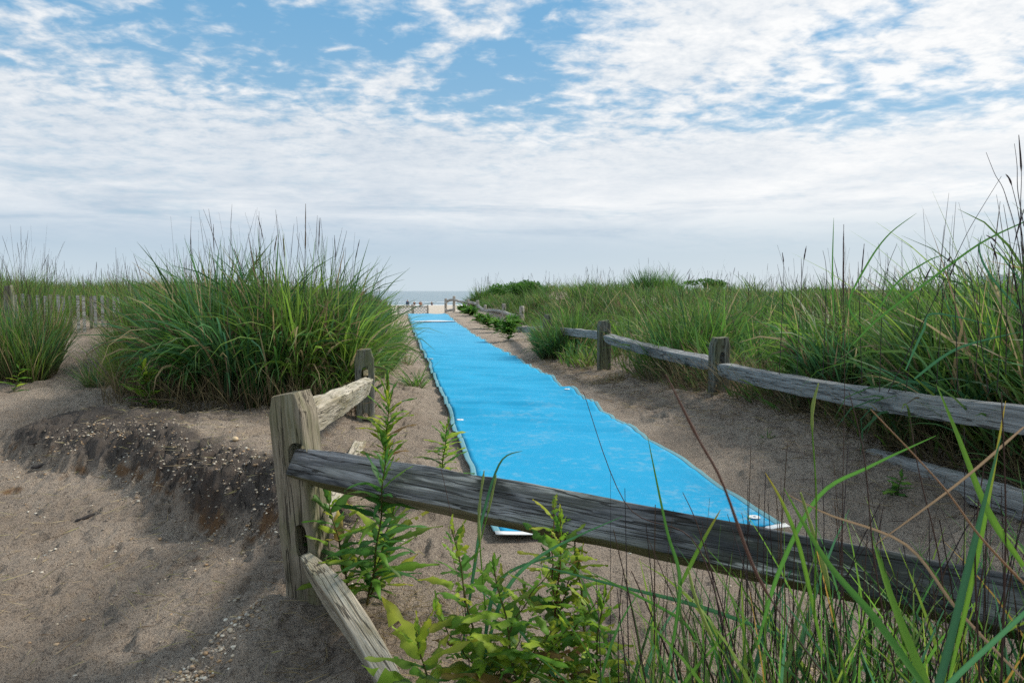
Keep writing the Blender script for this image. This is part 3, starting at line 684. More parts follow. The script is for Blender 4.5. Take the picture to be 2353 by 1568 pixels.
def merge(parts):
    V, Fs, Cc, o = [], [], [], 0
    for v_, f, c in parts: V.append(v_); Fs.append(f+o); Cc.append(c); o += len(v_)
    return np.concatenate(V), np.concatenate(Fs), np.concatenate(Cc)
def pick(arr, N, jit=.18, p=None): return arr[rng.choice(len(arr), N, p=p)]*rng.uniform(1-jit,1+jit,(N,1))
def rooted(x, y, sink=.02): return np.stack([x, y, hz(x,y)-sink], 1)
def tuft_parts(Pn, hmean, wmean, lean=.35, bend=.8, K=5, dry=.12, out_dir=None, hvar=.3, yel=.0):
    N = len(Pn); h = hmean*rng.uniform(1-hvar, 1+hvar*.7, N); ang = rng.uniform(0, 2*math.pi, N)
    if out_dir is not None: ang = out_dir+rng.normal(0,.7,N)
    d = rng.random(N) < dry
    ct = np.where(d[:,None], pick(STRAW,N), pick(GREEN,N)); 
    if yel: ct = ct*(1-yel)+np.array((.15,.20,.04))*yel
    cb = np.where(rng.random((N,1))<.5, pick(STRAW,N)*.6, ct*.8)
    return blades(Pn, h, wmean*rng.uniform(.6,1.4,N), ang, np.abs(rng.normal(0,lean,N)), np.abs(rng.normal(bend,bend*.5,N))*(.5+rng.random(N)), K, cb, ct)
def stalk_parts(Pn, hmean, r_, lean=.12, K=12, frac_head=.6, dark=True):
    N = len(Pn); h = hmean*rng.uniform(.75,1.15,N)
    hd = np.where(rng.random(N)<frac_head, rng.uniform(.72,.85,N), 2.)
    return tubes(Pn, h, r_*rng.uniform(.7,1.3,N), rng.uniform(0,2*math.pi,N), np.abs(rng.normal(0,lean,N)), np.abs(rng.normal(.12,.1,N)), K, pick(STEM,N) if dark else pick(GREEN,N), hd, 1.5, pick(STEM,N)*1.1, 1.7)
def grass_obj(name, parts, parent=None, mat=None):
    V, Fq, Cc = merge(parts); return link(name, npmesh(name, V, Fq, Cc), mat or M_grass, parent)
def disc(n, cx_, cy_, rx, ry, rot=0):
    r = np.sqrt(rng.random(n)); a = rng.uniform(0, 2*math.pi, n); x, y = r*np.cos(a)*rx, r*np.sin(a)*ry
    return cx_+x*math.cos(rot)-y*math.sin(rot), cy_+x*math.sin(rot)+y*math.cos(rot)

# --- distinct clumps (things)
def clump(label, cx_, cy_, rx, ry, n, h, w_, stalks=0, sh=0, rot=0, lean=.3, bend=.7, dry=.12, sr=.0022, group=None, name='grass_clump', K=6, yel=0., centre_h=True):
    root = empty(name, (cx_, cy_, hz1(cx_, cy_))); tag(root, label, 'grass', group)
    x, y = disc(n, cx_, cy_, rx, ry, rot); Pn = rooted(x, y)
    od = np.arctan2((y-cy_)/ry, (x-cx_)/rx); rr = np.clip(np.hypot((x-cx_)/rx, (y-cy_)/ry), 0, 1)
    Nn = n; ns = max(2, n//110); sx, sy = disc(ns, cx_, cy_, rx, ry, rot); cI = np.argmin((x[:,None]-sx[None])**2+(y[:,None]-sy[None])**2, 1); shv = rng.uniform(.62,1.12,ns); sa_ = rng.uniform(0,6.28,ns); st_ = GREEN[rng.integers(0,len(GREEN),ns)]; sb_ = rng.uniform(.3,1.6,ns)
    x = sx[cI]+(x-sx[cI])*.6; y = sy[cI]+(y-sy[cI])*.6; Pn = rooted(x, y); od = np.where(rng.random(n)<.55, np.arctan2(y-sy[cI], x-sx[cI]), od)
    hh = h*rng.uniform(.55,1.15,Nn)*shv[cI]*(1-.2*rr**2 if centre_h else 1); d = rng.random(Nn) < dry
    ct = np.where(d[:,None], pick(STRAW,Nn), pick(GREEN,Nn)*.5+st_[cI]*.5*rng.uniform(.8,1.3,(Nn,1))); ct = ct*(1-yel)+np.array((.16,.22,.04))*yel
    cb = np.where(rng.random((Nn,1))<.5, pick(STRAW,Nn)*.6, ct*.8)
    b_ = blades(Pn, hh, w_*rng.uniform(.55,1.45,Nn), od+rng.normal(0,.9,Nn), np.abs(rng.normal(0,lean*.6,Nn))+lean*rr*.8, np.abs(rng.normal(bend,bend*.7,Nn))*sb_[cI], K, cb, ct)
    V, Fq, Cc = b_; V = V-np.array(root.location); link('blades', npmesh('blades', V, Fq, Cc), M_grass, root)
    if stalks:
        x, y = disc(stalks, cx_, cy_, rx*.9, ry*.9, rot); V, Fq, Cc = stalk_parts(rooted(x,y), sh or h*1.3, sr); link('seed_stalks', npmesh('seed_stalks', V-np.array(root.location), Fq, Cc), M_grass, root)
    return root
# big clump: several merged lobes behind the left fence
big = clump('huge tall clump of broad bladed grass behind the corner post, left of the mat', -2.45, 7.3, 1.02, .85, 5200, 1.43, .022, 100, 1.62, rot=-.1, lean=.13, bend=.95, dry=.16, K=7)
clump('dense grass clump along the left mat edge behind the mossy fence post', -2.3, 10.6, .55, 2.1, 4200, 1.05, .011, 110, 1.30, rot=.15, lean=.30, bend=.6, dry=.1, K=6)
clump('fine olive grass clump left of the huge broad bladed clump', -4.10, 8.4, .52, .5, 3200, 1.0, .009, 70, 1.25, lean=.20, bend=.5, dry=.22)
clump('bushy olive grass clump in front of the grey slat fence at the far left', -5.42, 7.9, .42, .32, 2000, 1.08, .007, 40, 1.2, lean=.28, bend=.45, dry=.22)
clump('spiky grass clump at the left edge of the photo', -6.85, 9.9, .45, .4, 1800, .95, .007, 40, 1.25, lean=.4, bend=.4, dry=.2)
clump('brownish grass clump just right of the slat fence', -4.40, 9.4, .36, .35, 2200, .92, .008, 30, 1.1, lean=.35, bend=.5, dry=.35)
clump('small thin tuft alone on the sandy left slope', -4.42, 7.55, .14, .10, 200, .42, .006, 6, .5, lean=.5, bend=.4, dry=.3)
clump('yellowish loose clump in front of the fine olive clump, left of the huge clump', -3.60, 7.3, .42, .3, 1300, .85, .009, 14, 1.0, lean=.3, bend=.5, dry=.2, yel=.35)
clump('lush broad leaved grass clump behind the right fence, between its two nearest posts', 2.98, 6.2, .5, .6, 1500, 1.05, .022, 30, 1.25, lean=.22, bend=1.1, dry=.12)
clump('tall dense broad leaved grass clump beyond the top rail near the right edge', 3.35, 5.0, .55, .6, 1700, 1.2, .024, 40, 1.5, lean=.3, bend=1.1, dry=.12)
clump('dark bluish grass clump behind the rail between the second and third right posts', 2.30, 9.2, .4, .7, 1300, .90, .016, 20, 1.05, lean=.2, bend=.8, dry=.1)
clump('bushy grass clump smothering the farthest dark post of the right rail fence', .98, 13.4, .5, .8, 2000, .92, .018, 30, 1.1, lean=.28, bend=.8, dry=.1)
a = P(962,870,9.3); clump('small green tuft touching the left edge of the blue mat', -1.22, 9.4, .16, .16, 90, .42, .011, lean=.7, bend=.9, dry=.05)
clump('sparse thin tuft on the sand strip beside the mat, behind the green tuft', -1.75, 11.8, .12, .2, 50, .55, .008, lean=.5, bend=.4, dry=.3)
clump('tuft of pale dry straw grass beside the right mat edge near the rail', 1.35, 9.3, .35, .2, 500, .20, .006, lean=.9, bend=.8, dry=.95)
clump('low flat weed rosette on the sand right of the mat', 2.0, 5.55, .05, .05, 40, .14, .008, lean=1.0, bend=.4, dry=.1)
clump('pointed bushy grass clump rising above the skyline beside the log fence', -1.7, 41.5, .9, .7, 1500, 1.25, .028, 40, 1.6, lean=.5, bend=.3, dry=.1, sr=.006)
clump('round dark green grass clump topping the skyline right of centre', P(1505,650,27).x, 27, .8, .6, 2200, 1.25, .02, 20, 1.4, lean=.4, bend=.4, dry=.0, sr=.005)

clump('small round tuft on the skyline above the sandy patch, right of the evergreen shrub', P(1350,650,26).x, 26, .45, .4, 900, 1.05, .018, 12, 1.2, lean=.4, bend=.4, dry=.05, sr=.005)
# --- meadow on the right (uncountable)
def bare(x, y):
    uu = x-cx(y)
    b1 = (np.hypot((x-P(1295,655,30).x)/.75, (y-29.5)/1.3) < 1)
    return b1 & (rng.random(np.shape(x)) > .35)
def scatter(n, y0, y1, fn, pw=1.0):
    y = y0+(y1-y0)*rng.random(n)**pw; umin = fn(y); x = rng.uniform(0,1,n)*( .76*y+3.0-umin)+umin; return x, y
parts = []
def redge(y):
    return cx(y)+np.interp(y, (1.5,3,4.5,6,7.5,9,11,14,16,18,22,25,30,34,38,43,60), (2.3,2.3,2.28,2.0,1.9,1.8,1.5,1.5,1.8,2.25,2.95,3.3,3.45,3.3,3.05,2.7,3.6))+.18*fbm(y,y*0,1.2,2)*2
tint = lambda x,y,s=.25: np.clip(fbm(x,y,s,3)*2+.5,0,1)
def meadow(nt_, per, y0, y1, h, w_, K, spread, filler=.25, broad=0., band=None):
    """tufts that each fan outward from a centre, with their own height, tint and dryness, plus loose blades between"""
    tx_, ty_ = scatter(nt_, y0, y1, redge, .9)
    if band: tx_ = redge(ty_)+band*rng.random(nt_)
    k = ~bare(tx_,ty_) & (rng.random(nt_) < .45+.9*vnoise(tx_*.8+3, ty_*.8)); tx_, ty_ = tx_[k], ty_[k]; T = len(tx_)
    tr = spread*rng.uniform(.5,1.5,T); th_ = rng.uniform(.6,1.2,T)*(.5+.95*vnoise(tx_*.5, ty_*.5)); tl = rng.uniform(.12,.45,T); tb = rng.uniform(.25,1.3,T); tdry = rng.beta(.6,5,T)
    tone_ = GREEN[rng.integers(0,len(GREEN),T)]*rng.uniform(.42,1.25,(T,1)); yv_ = vnoise(tx_*.35+9, ty_*.35)[:,None]; tone_ = tone_*(1-.4*yv_)+np.array((.14,.20,.045))*.4*yv_
    n = int(T*per); c = rng.integers(0,T,n); ox, oy = rng.normal(0,1,n)*tr[c], rng.normal(0,1,n)*tr[c]; loose = rng.random(n) < filler
    ox = np.where(loose, ox*3.2, ox); oy = np.where(loose, oy*3.2, oy); x, y = tx_[c]+ox, ty_[c]+oy; k = (x > redge(y)-.12) & ~bare(x,y); x, y, ox, oy, c, loose = (q[k] for q in (x,y,ox,oy,c,loose)); N = len(x)
    rr = np.hypot(ox,oy)/(tr[c]*1.2); hv = h(x,y)*th_[c]*rng.uniform(.6,1.12,N)*(1-.12*np.clip(rr,0,2))*np.where(loose,.6,1)*(.62+.75*ss(vnoise(x*.85+20, y*.85), .2, .8)); d = rng.random(N) < tdry[c]
    g = tone_[c]*.65+pick(GREEN,N)*.35; ct = np.where(d[:,None], pick(STRAW,N), g); cb = np.where(rng.random((N,1))<.5, pick(STRAW,N)*.55, ct*.8)
    ang = np.arctan2(oy,ox)+rng.normal(0,.7,N); ang = np.where(rng.random(N)<.2, math.pi+rng.normal(0,.7,N), ang)
    ww = w_(y)*rng.uniform(.55,1.4,N)*np.where(rng.random(N)<broad, 2.0, 1)
    return blades(rooted(x,y), hv, ww, ang, np.abs(rng.normal(0,.14,N))+tl[c]*np.clip(rr,0,1.6), np.abs(tb[c]*rng.uniform(.4,1.5,N)), K, cb, ct)
hR = lambda x,y: np.interp(y,(2,4,6,8,10,14,20,30,60),(1.3,1.2,1.05,.9,.88,.88,.68,.60,.62))*(1-.25*np.exp(-((x-redge(y))/.3)**2))
parts.append(meadow(330, 46, 2.9, 8, hR, lambda y: .013+0*y, 7, .14, .35, .35))
parts.append(meadow(720, 48, 7.5, 16, hR, lambda y: .0125+.0006*(y-7), 6, .18, .25, .22))
parts.append(meadow(1300, 36, 15, 30, hR, lambda y: .015+.0006*(y-14), 4, .19, .3))
parts.append(meadow(420, 30, 16, 43, lambda x,y: .62+0*x, lambda y: .011+.0005*(y-14), 4, .2, .3, band=2.6))
parts.append(meadow(3000, 17, 28, 66, hR, lambda y: .020+.0006*(y-28), 3, .26, .3))
grass_obj('dune_grass', parts); tag(bpy.data.objects['dune_grass'], 'long green dune grass covering the dunes right of the mat', 'grass', kind='stuff')
# brown stems and seed stalks through the meadow
sp = []
for n, y0, y1, h, r_ in ((420,3.0,7.5,1.12,.0022),(420,7,16,.95,.0028),(700,15,45,1.0,.006)):
    x, y = scatter(n, y0, y1, lambda y: redge(y)+.25, 1.); sp.append(stalk_parts(rooted(x,y), h, r_, .16))
tag(grass_obj('meadow_stalks', sp), 'thin dark seed stalks standing out of the right meadow', 'grass', kind='stuff')
# dead stems leaning under the right rail
x, y = scatter(22000, 2.9, 9, lambda y: redge(y)-.16, 1.); k = (x-redge(y)) < .45; x, y = x[k], y[k]; N = len(x)
grass_obj('dead_stems', [blades(rooted(x,y), rng.uniform(.25,.55,N), rng.uniform(.003,.006,N), math.pi+rng.normal(0,.9,N), np.abs(rng.normal(.55,.4,N)), np.abs(rng.normal(.4,.4,N)), 4, pick(STRAW,N)*.4, pick(STRAW,N)*.65)])
tag(bpy.data.objects['dead_stems'], 'brown dead grass stems leaning under the right fence', 'dead grass', kind='stuff')
# --- left dune beyond
def lscatter(n, y0, y1):
    y = rng.uniform(y0, y1, n); umax = -1.65-.25*vnoise(y*.8, y*0+1); x1 = cx(y)+umax; x0 = -.76*y-2.5; x = x0+(x1-x0)*rng.random(n); return x, y
lp = []
for n, y0, y1, w_, K in ((20000,11.2,17,.011,4),(26000,16,32,.017,4),(16000,31,60,.026,3)):
    x, y = lscatter(n, y0, y1); d = vnoise(x*1.3+7,y*1.3); k = (d > .28)|(x-cx(y)>-4); x, y = x[k], y[k]; N = len(x)
    dd = rng.random(N) < .2; ct = np.where(dd[:,None], pick(STRAW,N), pick(GREEN,N)*.9+np.array((.02,.015,.0))); cb = ct*.75
    hv = np.interp(y,(10,14,60),(.55,.60,.70))*rng.uniform(.6,1.2,N)*(.7+.6*vnoise(x,y))
    lp.append(blades(rooted(x,y), hv, w_*rng.uniform(.6,1.4,N), rng.uniform(0,6.28,N), np.abs(rng.normal(0,.3,N)), np.abs(rng.normal(.5,.4,N)), K, cb, ct))
x, y = lscatter(500, 10, 30); lp.append(stalk_parts(rooted(x,y), .95, .004, .12))
grass_obj('beach_grass', lp); tag(bpy.data.objects['beach_grass'], 'olive beach grass covering the dunes behind the slat fence on the left', 'grass', kind='stuff')

# --- foreground grass at lower right, between the camera and the rail
fg = empty('grass_clump', (1.0,1.55,hz1(1.0,1.55))); tag(fg, 'tangled near grass with broad blades and brown stems at the lower right', 'grass')
def add_child(name, parts, parent=fg, mat=None):
    V, Fq, Cc = merge(parts); return link(name, npmesh(name, V-np.array(parent.location), Fq, Cc), mat or M_grass, parent)
def fgroots(n):
    t = rng.random(n)**.8; x = .28+1.5*t+rng.normal(0,.08,n); y = 1.95-.32*t+rng.uniform(-.42,.12,n); return x, y
x, y = fgroots(1000); N = len(x); Pn = rooted(x,y)
gcol = pick(GREEN,N)*1.25; tip = np.where(rng.random((N,1))<.05, np.array((.40,.25,.06)), gcol)
bb = [blades(Pn, rng.uniform(.34,.78,N)*(1+.3*(x-.3)/1.5), rng.uniform(.006,.016,N), rng.uniform(0,6.28,N), np.abs(rng.normal(.2,.3,N)), np.abs(rng.normal(.4,.4,N)), 9, gcol*.7, tip)]
x, y = fgroots(1600); N = len(x)
bb.append(blades(rooted(x,y), rng.uniform(.25,.55,N), rng.uniform(.003,.007,N), rng.uniform(0,6.28,N), np.abs(rng.normal(.4,.4,N)), np.abs(rng.normal(.7,.5,N)), 6, pick(STRAW,N)*.6, np.where(rng.random((N,1))<.45, pick(STRAW,N), pick(GREEN,N)*1.3)))
add_child('blades', bb)
x, y = fgroots(340); N = len(x)
add_child('brown_stems', [tubes(rooted(x,y), rng.uniform(.45,.9,N)*(1+.3*(x-.3)/1.5), rng.uniform(.0014,.0036,N), rng.uniform(0,6.28,N), np.abs(rng.normal(.1,.16,N)), rng.normal(.0,.2,N), 8, pick(STEM,N))])
# individually traced blades and heads of the same clump: (photo x, y, distance) along the blade
def path_blade(pts, wd, col, tipcol=None, tube=False, head=None, hcol=None, flip=0.):
    Q = [P(*p) for p in pts]; n = 22; out_ = []
    for i in range(n+1):
        f = i/n*(len(Q)-1); j = min(int(f), len(Q)-2); t = f-j
        p0, p1, p2, p3 = Q[max(j-1,0)], Q[j], Q[j+1], Q[min(j+2,len(Q)-1)]
        out_.append(.5*((2*p1)+(p2-p0)*t+(2*p0-5*p1+4*p2-p3)*t*t+(3*p1-p0-3*p2+p3)*t**3))
    V, Cc = [], []; col = np.array(col); tc = np.array(tipcol if tipcol else col)
    for i, p in enumerate(out_):
        t = i/n; tg = (out_[min(i+1,n)]-out_[max(i-1,0)]).normalized(); sd_ = tg.cross(Vector((math.sin(flip),-math.cos(flip),.15))).normalized(); up = sd_.cross(tg)
        if tube:
            r = wd*(1-.6*t)
            if head and t > head: r *= 1+2.2*random.uniform(.5,1.2)*(1 if t<.93 else .4)
            for a in (0,1.57,3.14,4.71): V.append(p+(sd_*math.cos(a)+up*math.sin(a))*r)
            cc = col if not (head and t > head) else np.array(hcol or col)
            Cc += [cc]*4
        else:
            r = wd*.5*min(1,.5+2*t)*(1-t**2.6)+.0004
            V += [p-sd_*r, p-up*r*.25, p+sd_*r]; f = max(0,(t-.55)/.45); Cc += [col*(1-f)+tc*f, (col*1.35)*(1-f)+tc*f, col*(1-f)+tc*f]
    k = 4 if tube else 3; Fq = []
    for i in range(n):
        for j in range(k if tube else k-1): Fq.append((i*k+j, i*k+(j+1)%k, (i+1)*k+(j+1)%k, (i+1)*k+j))
    return np.array([tuple(q) for q in V]), np.array(Fq), np.array(Cc)
g1, g2, g3, yl, br, tn = (.075,.20,.035), (.05,.15,.065), (.13,.26,.03), (.42,.28,.05), (.10,.065,.055), (.30,.20,.12)
hero = [path_blade([(2120,1640,1.0),(2159,1560,1.02),(2227,1290,1.08),(2255,1176,1.1),(2300,1000,1.12)], .013, g2),
 path_blade([(2130,1640,.95),(2190,1560,.93),(2352,1408,.85),(2480,1280,.8)], .010, g2),
 path_blade([(2140,1600,1.1),(2010,1420,1.2),(1900,1290,1.25),(1800,1120,1.3)], .013, g1, g3),
 path_blade([(2160,1640,1.15),(2090,1480,1.2),(2040,1350,1.25),(2005,1240,1.3)], .015, g3),
 path_blade([(2352,1300,1.2),(2290,1210,1.2),(2250,1130,1.22),(2200,1000,1.25),(2150,880,1.3)], .013, g3),
 path_blade([(2180,1560,1.3),(2240,1300,1.3),(2275,1120,1.3),(2310,920,1.3)], .010, g3, yl),
 path_blade([(1530,1560,1.7),(1562,1345,1.7),(1530,1210,1.72),(1487,1000,1.75)], .009, g1),
 path_blade([(1562,1345,1.7),(1610,1250,1.72),(1655,1170,1.75)], .010, g3, yl),
 path_blade([(1740,1480,1.6),(1790,1310,1.55),(1880,1140,1.5),(2000,1070,1.45),(2150,1000,1.4)], .010, g1),
 path_blade([(1890,1500,1.5),(1840,1270,1.5),(1800,1160,1.5),(1757,1084,1.5)], .009, g3, yl),
 path_blade([(2352,1560,1.3),(2200,1400,1.35),(2080,1250,1.4),(1900,1180,1.45),(1800,1130,1.5)], .006, tn),
 path_blade([(1800,1460,1.8),(1600,1390,1.9),(1420,1345,1.95),(1210,1290,2.0)], .011, g2),
 path_blade([(1110,1520,2.1),(1160,1360,2.1),(1250,1270,2.05),(1430,1185,2.0)], .012, g2),
 path_blade([(1110,1500,2.15),(1150,1330,2.1),(1300,1270,2.1)], .012, g2),
 path_blade([(1060,1500,2.15),(1090,1300,2.2),(1110,1180,2.2),(1150,1060,2.25),(1200,1035,2.3)], .010, g2),
 path_blade([(1600,1470,1.8),(1560,1420,1.8),(1450,1360,1.85),(1350,1310,1.9)], .008, g1),
 path_blade([(2352,980,1.2),(2200,1110,1.2),(2010,1250,1.2)], .0045, tn)]
for q in hero: add_child('broad_blade', [q])
hs = [path_blade([(1955,1640,1.3),(1903,1348,1.35),(1870,1230,1.38),(1839,1130,1.4)], .0022, g3, tube=True, head=.35, hcol=(.26,.32,.10)),
 path_blade([(1700,1640,1.5),(1650,1500,1.5),(1600,1380,1.52),(1580,1300,1.55)], .0020, g3, tube=True, head=.45, hcol=(.26,.32,.10)),
 path_blade([(1900,1560,.62),(1800,1420,.62),(1730,1300,.60),(1660,1110,.58),(1600,1000,.57),(1530,860,.56)], .0008, br, tube=True, head=.30, hcol=(.17,.11,.09)),
 path_blade([(2352,1340,.8),(2250,1230,.8),(2160,1110,.82),(2000,940,.84)], .0016, tn, tube=True),
 path_blade([(1870,1420,1.3),(1875,1150,1.32),(1865,960,1.35),(1880,880,1.36)], .0019, g3, tube=True, head=.6, hcol=(.26,.32,.10)),
 path_blade([(1115,1400,2.15),(1100,1200,2.18),(1112,1080,2.2)], .0025, g3, tube=True, head=.4, hcol=(.26,.32,.12)),
 path_blade([(1090,1290,2.15),(1120,1180,2.2),(1140,1090,2.2)], .0022, g3, tube=True, head=.5, hcol=(.26,.32,.12)),
 path_blade([(1080,1560,2.2),(1062,1330,2.2),(1040,1200,2.25),(1005,1040,2.3)], .0018, br, tube=True),
 path_blade([(1690,1560,1.6),(1600,1250,1.7),(1440,1160,1.8),(1340,900,1.9)], .0020, br, tube=True),
 path_blade([(1690,1500,1.7),(1640,1330,1.7),(1600,1200,1.72),(1568,1130,1.75)], .0020, br, tube=True),
 path_blade([(1560,1560,1.9),(1500,1420,1.9),(1450,1310,1.92)], .0032, br, tube=True),
 path_blade([(1640,1560,1.9),(1560,1400,1.9),(1490,1240,1.92)], .0020, br, tube=True),
 path_blade([(2060,1560,1.4),(2010,1300,1.4),(1985,1050,1.42),(1950,900,1.45)], .0020, br, tube=True),
 path_blade([(2180,1560,1.4),(2160,1300,1.4),(2110,1080,1.42),(2090,960,1.45)], .0020, br, tube=True),
 path_blade([(1940,1560,1.5),(1935,1200,1.5),(1940,880,1.5),(1937,640,1.5),(1938,515,1.5)], .0010, br, tube=True, head=.7, hcol=(.12,.08,.075)),
 path_blade([(2300,1560,1.2),(2310,1200,1.2),(2300,900,1.2)], .0024, br, tube=True), path_blade([(2250,1560,1.3),(2240,1250,1.3),(2262,1060,1.3)], .0024, br, tube=True)]
for q in hs: add_child('seed_head', [q])
# tall reeds at the right edge
rt = empty('grass_clump', (2.45,3.6,hz1(2.45,3.6))); tag(rt, 'tall crossing reeds with dark seed heads at the right edge of the photo', 'grass')
dk = (.07,.055,.06)
tall = [path_blade([(1960,790,3.3),(2020,730,3.3),(2140,640,3.3),(2250,560,3.3),(2352,510,3.3),(2450,470,3.3)], .011, g1),
 path_blade([(1990,760,3.5),(1950,700,3.5),(1990,610,3.5),(2040,540,3.5),(2105,490,3.5)], .010, g1),
 path_blade([(2000,740,3.6),(2060,650,3.6),(2130,600,3.6),(2170,585,3.6)], .009, g1), path_blade([(1915,740,3.6),(1912,620,3.6),(1915,500,3.6)], .008, g1),
 path_blade([(2080,850,3.4),(2120,760,3.4),(2150,720,3.4),(2330,760,3.4)], .012, g2), path_blade([(2100,870,3.4),(2200,800,3.4),(2352,760,3.4)], .014, g2),
 path_blade([(2352,720,3.2),(2280,640,3.2),(2250,580,3.2),(2255,540,3.2)], .012, g2), path_blade([(2352,655,3.1),(2310,600,3.1),(2280,560,3.1)], .008, g2)]
V, Fq, Cc = merge(tall); link('blades', npmesh('blades', V-np.array(rt.location), Fq, Cc), M_grass, rt)
reeds = [[(2040,900,3.4),(2100,780,3.4),(2190,600,3.4),(2230,520,3.4),(2300,405,3.4)], [(2200,900,3.3),(2190,620,3.3),(2175,600,3.3)], [(2380,900,3.),(2330,640,3.),(2290,560,3.),(2265,540,3.)],
 [(2352,860,3.),(2345,600,3.),(2310,450,3.),(2285,400,3.),(2265,350,3.)], [(2360,800,3.),(2350,560,3.),(2325,430,3.),(2310,400,3.)], [(2352,640,3.),(2344,500,3.),(2346,400,3.),(2340,310,3.)], [(2350,760,3.),(2320,560,3.),(2305,470,3.)],
 [(2290,900,3.2),(2300,700,3.2),(2290,600,3.2),(2275,555,3.2)], [(2310,860,3.1),(2315,650,3.1),(2330,560,3.1),(2352,480,3.1)], [(2240,860,3.3),(2250,700,3.3),(2245,610,3.3)],
 [(1790,860,4.5),(1800,640,4.5),(1797,580,4.5)], [(1830,860,4.5),(1842,640,4.5),(1852,565,4.5)], [(1890,860,4.3),(1898,640,4.3),(1890,575,4.3)], [(1980,880,4.),(1975,700,4.),(1985,560,4.)], [(2080,900,3.8),(2110,690,3.8),(2140,610,3.8)], [(2020,900,3.8),(2030,660,3.8),(2060,560,3.8)],
 [(2150,900,3.6),(2165,700,3.6),(2180,640,3.6),(2200,590,3.6)], [(2270,900,3.1),(2230,640,3.1),(2215,600,3.1)],[(2352,520,3.),(2338,440,3.),(2336,380,3.),(2330,330,3.)]]
V, Fq, Cc = merge([path_blade(p, .0024, dk, tube=True, head=.72 if i%3 else None, hcol=(.09,.065,.07)) for i, p in enumerate(reeds)]); link('seed_stalks', npmesh('seed_stalks', V-np.array(rt.location), Fq, Cc), M_grass, rt)
# seed heads over the big left clump
bs = [[(590,700,7.),(560,630,7.),(537,570,7.)],[(600,720,7.),(592,640,7.),(588,570,7.)],[(660,740,7.),(655,620,7.),(650,540,7.)],[(690,740,7.),(700,620,7.),(702,468,7.)],[(620,740,7.),(628,600,7.),(636,540,7.)],[(720,720,7.2),(730,600,7.2),(735,500,7.2)],[(495,700,7.2),(492,600,7.2),(490,515,7.2)],[(600,700,7.3),(608,580,7.3),(592,495,7.3)],[(770,720,7.),(772,620,7.),(768,540,7.)],[(800,720,7.),(812,620,7.),(826,550,7.)],[(440,720,7.4),(440,620,7.4),(438,540,7.4)]]
V, Fq, Cc = merge([path_blade(p, .0034 if i < 5 else .0026, dk, tube=True, head=.66, hcol=(.17,.12,.07) if i < 5 else (.09,.065,.07)) for i, p in enumerate(bs)]); link('seed_heads', npmesh('seed_heads', V-np.array(big.location), Fq, Cc), M_grass, big)

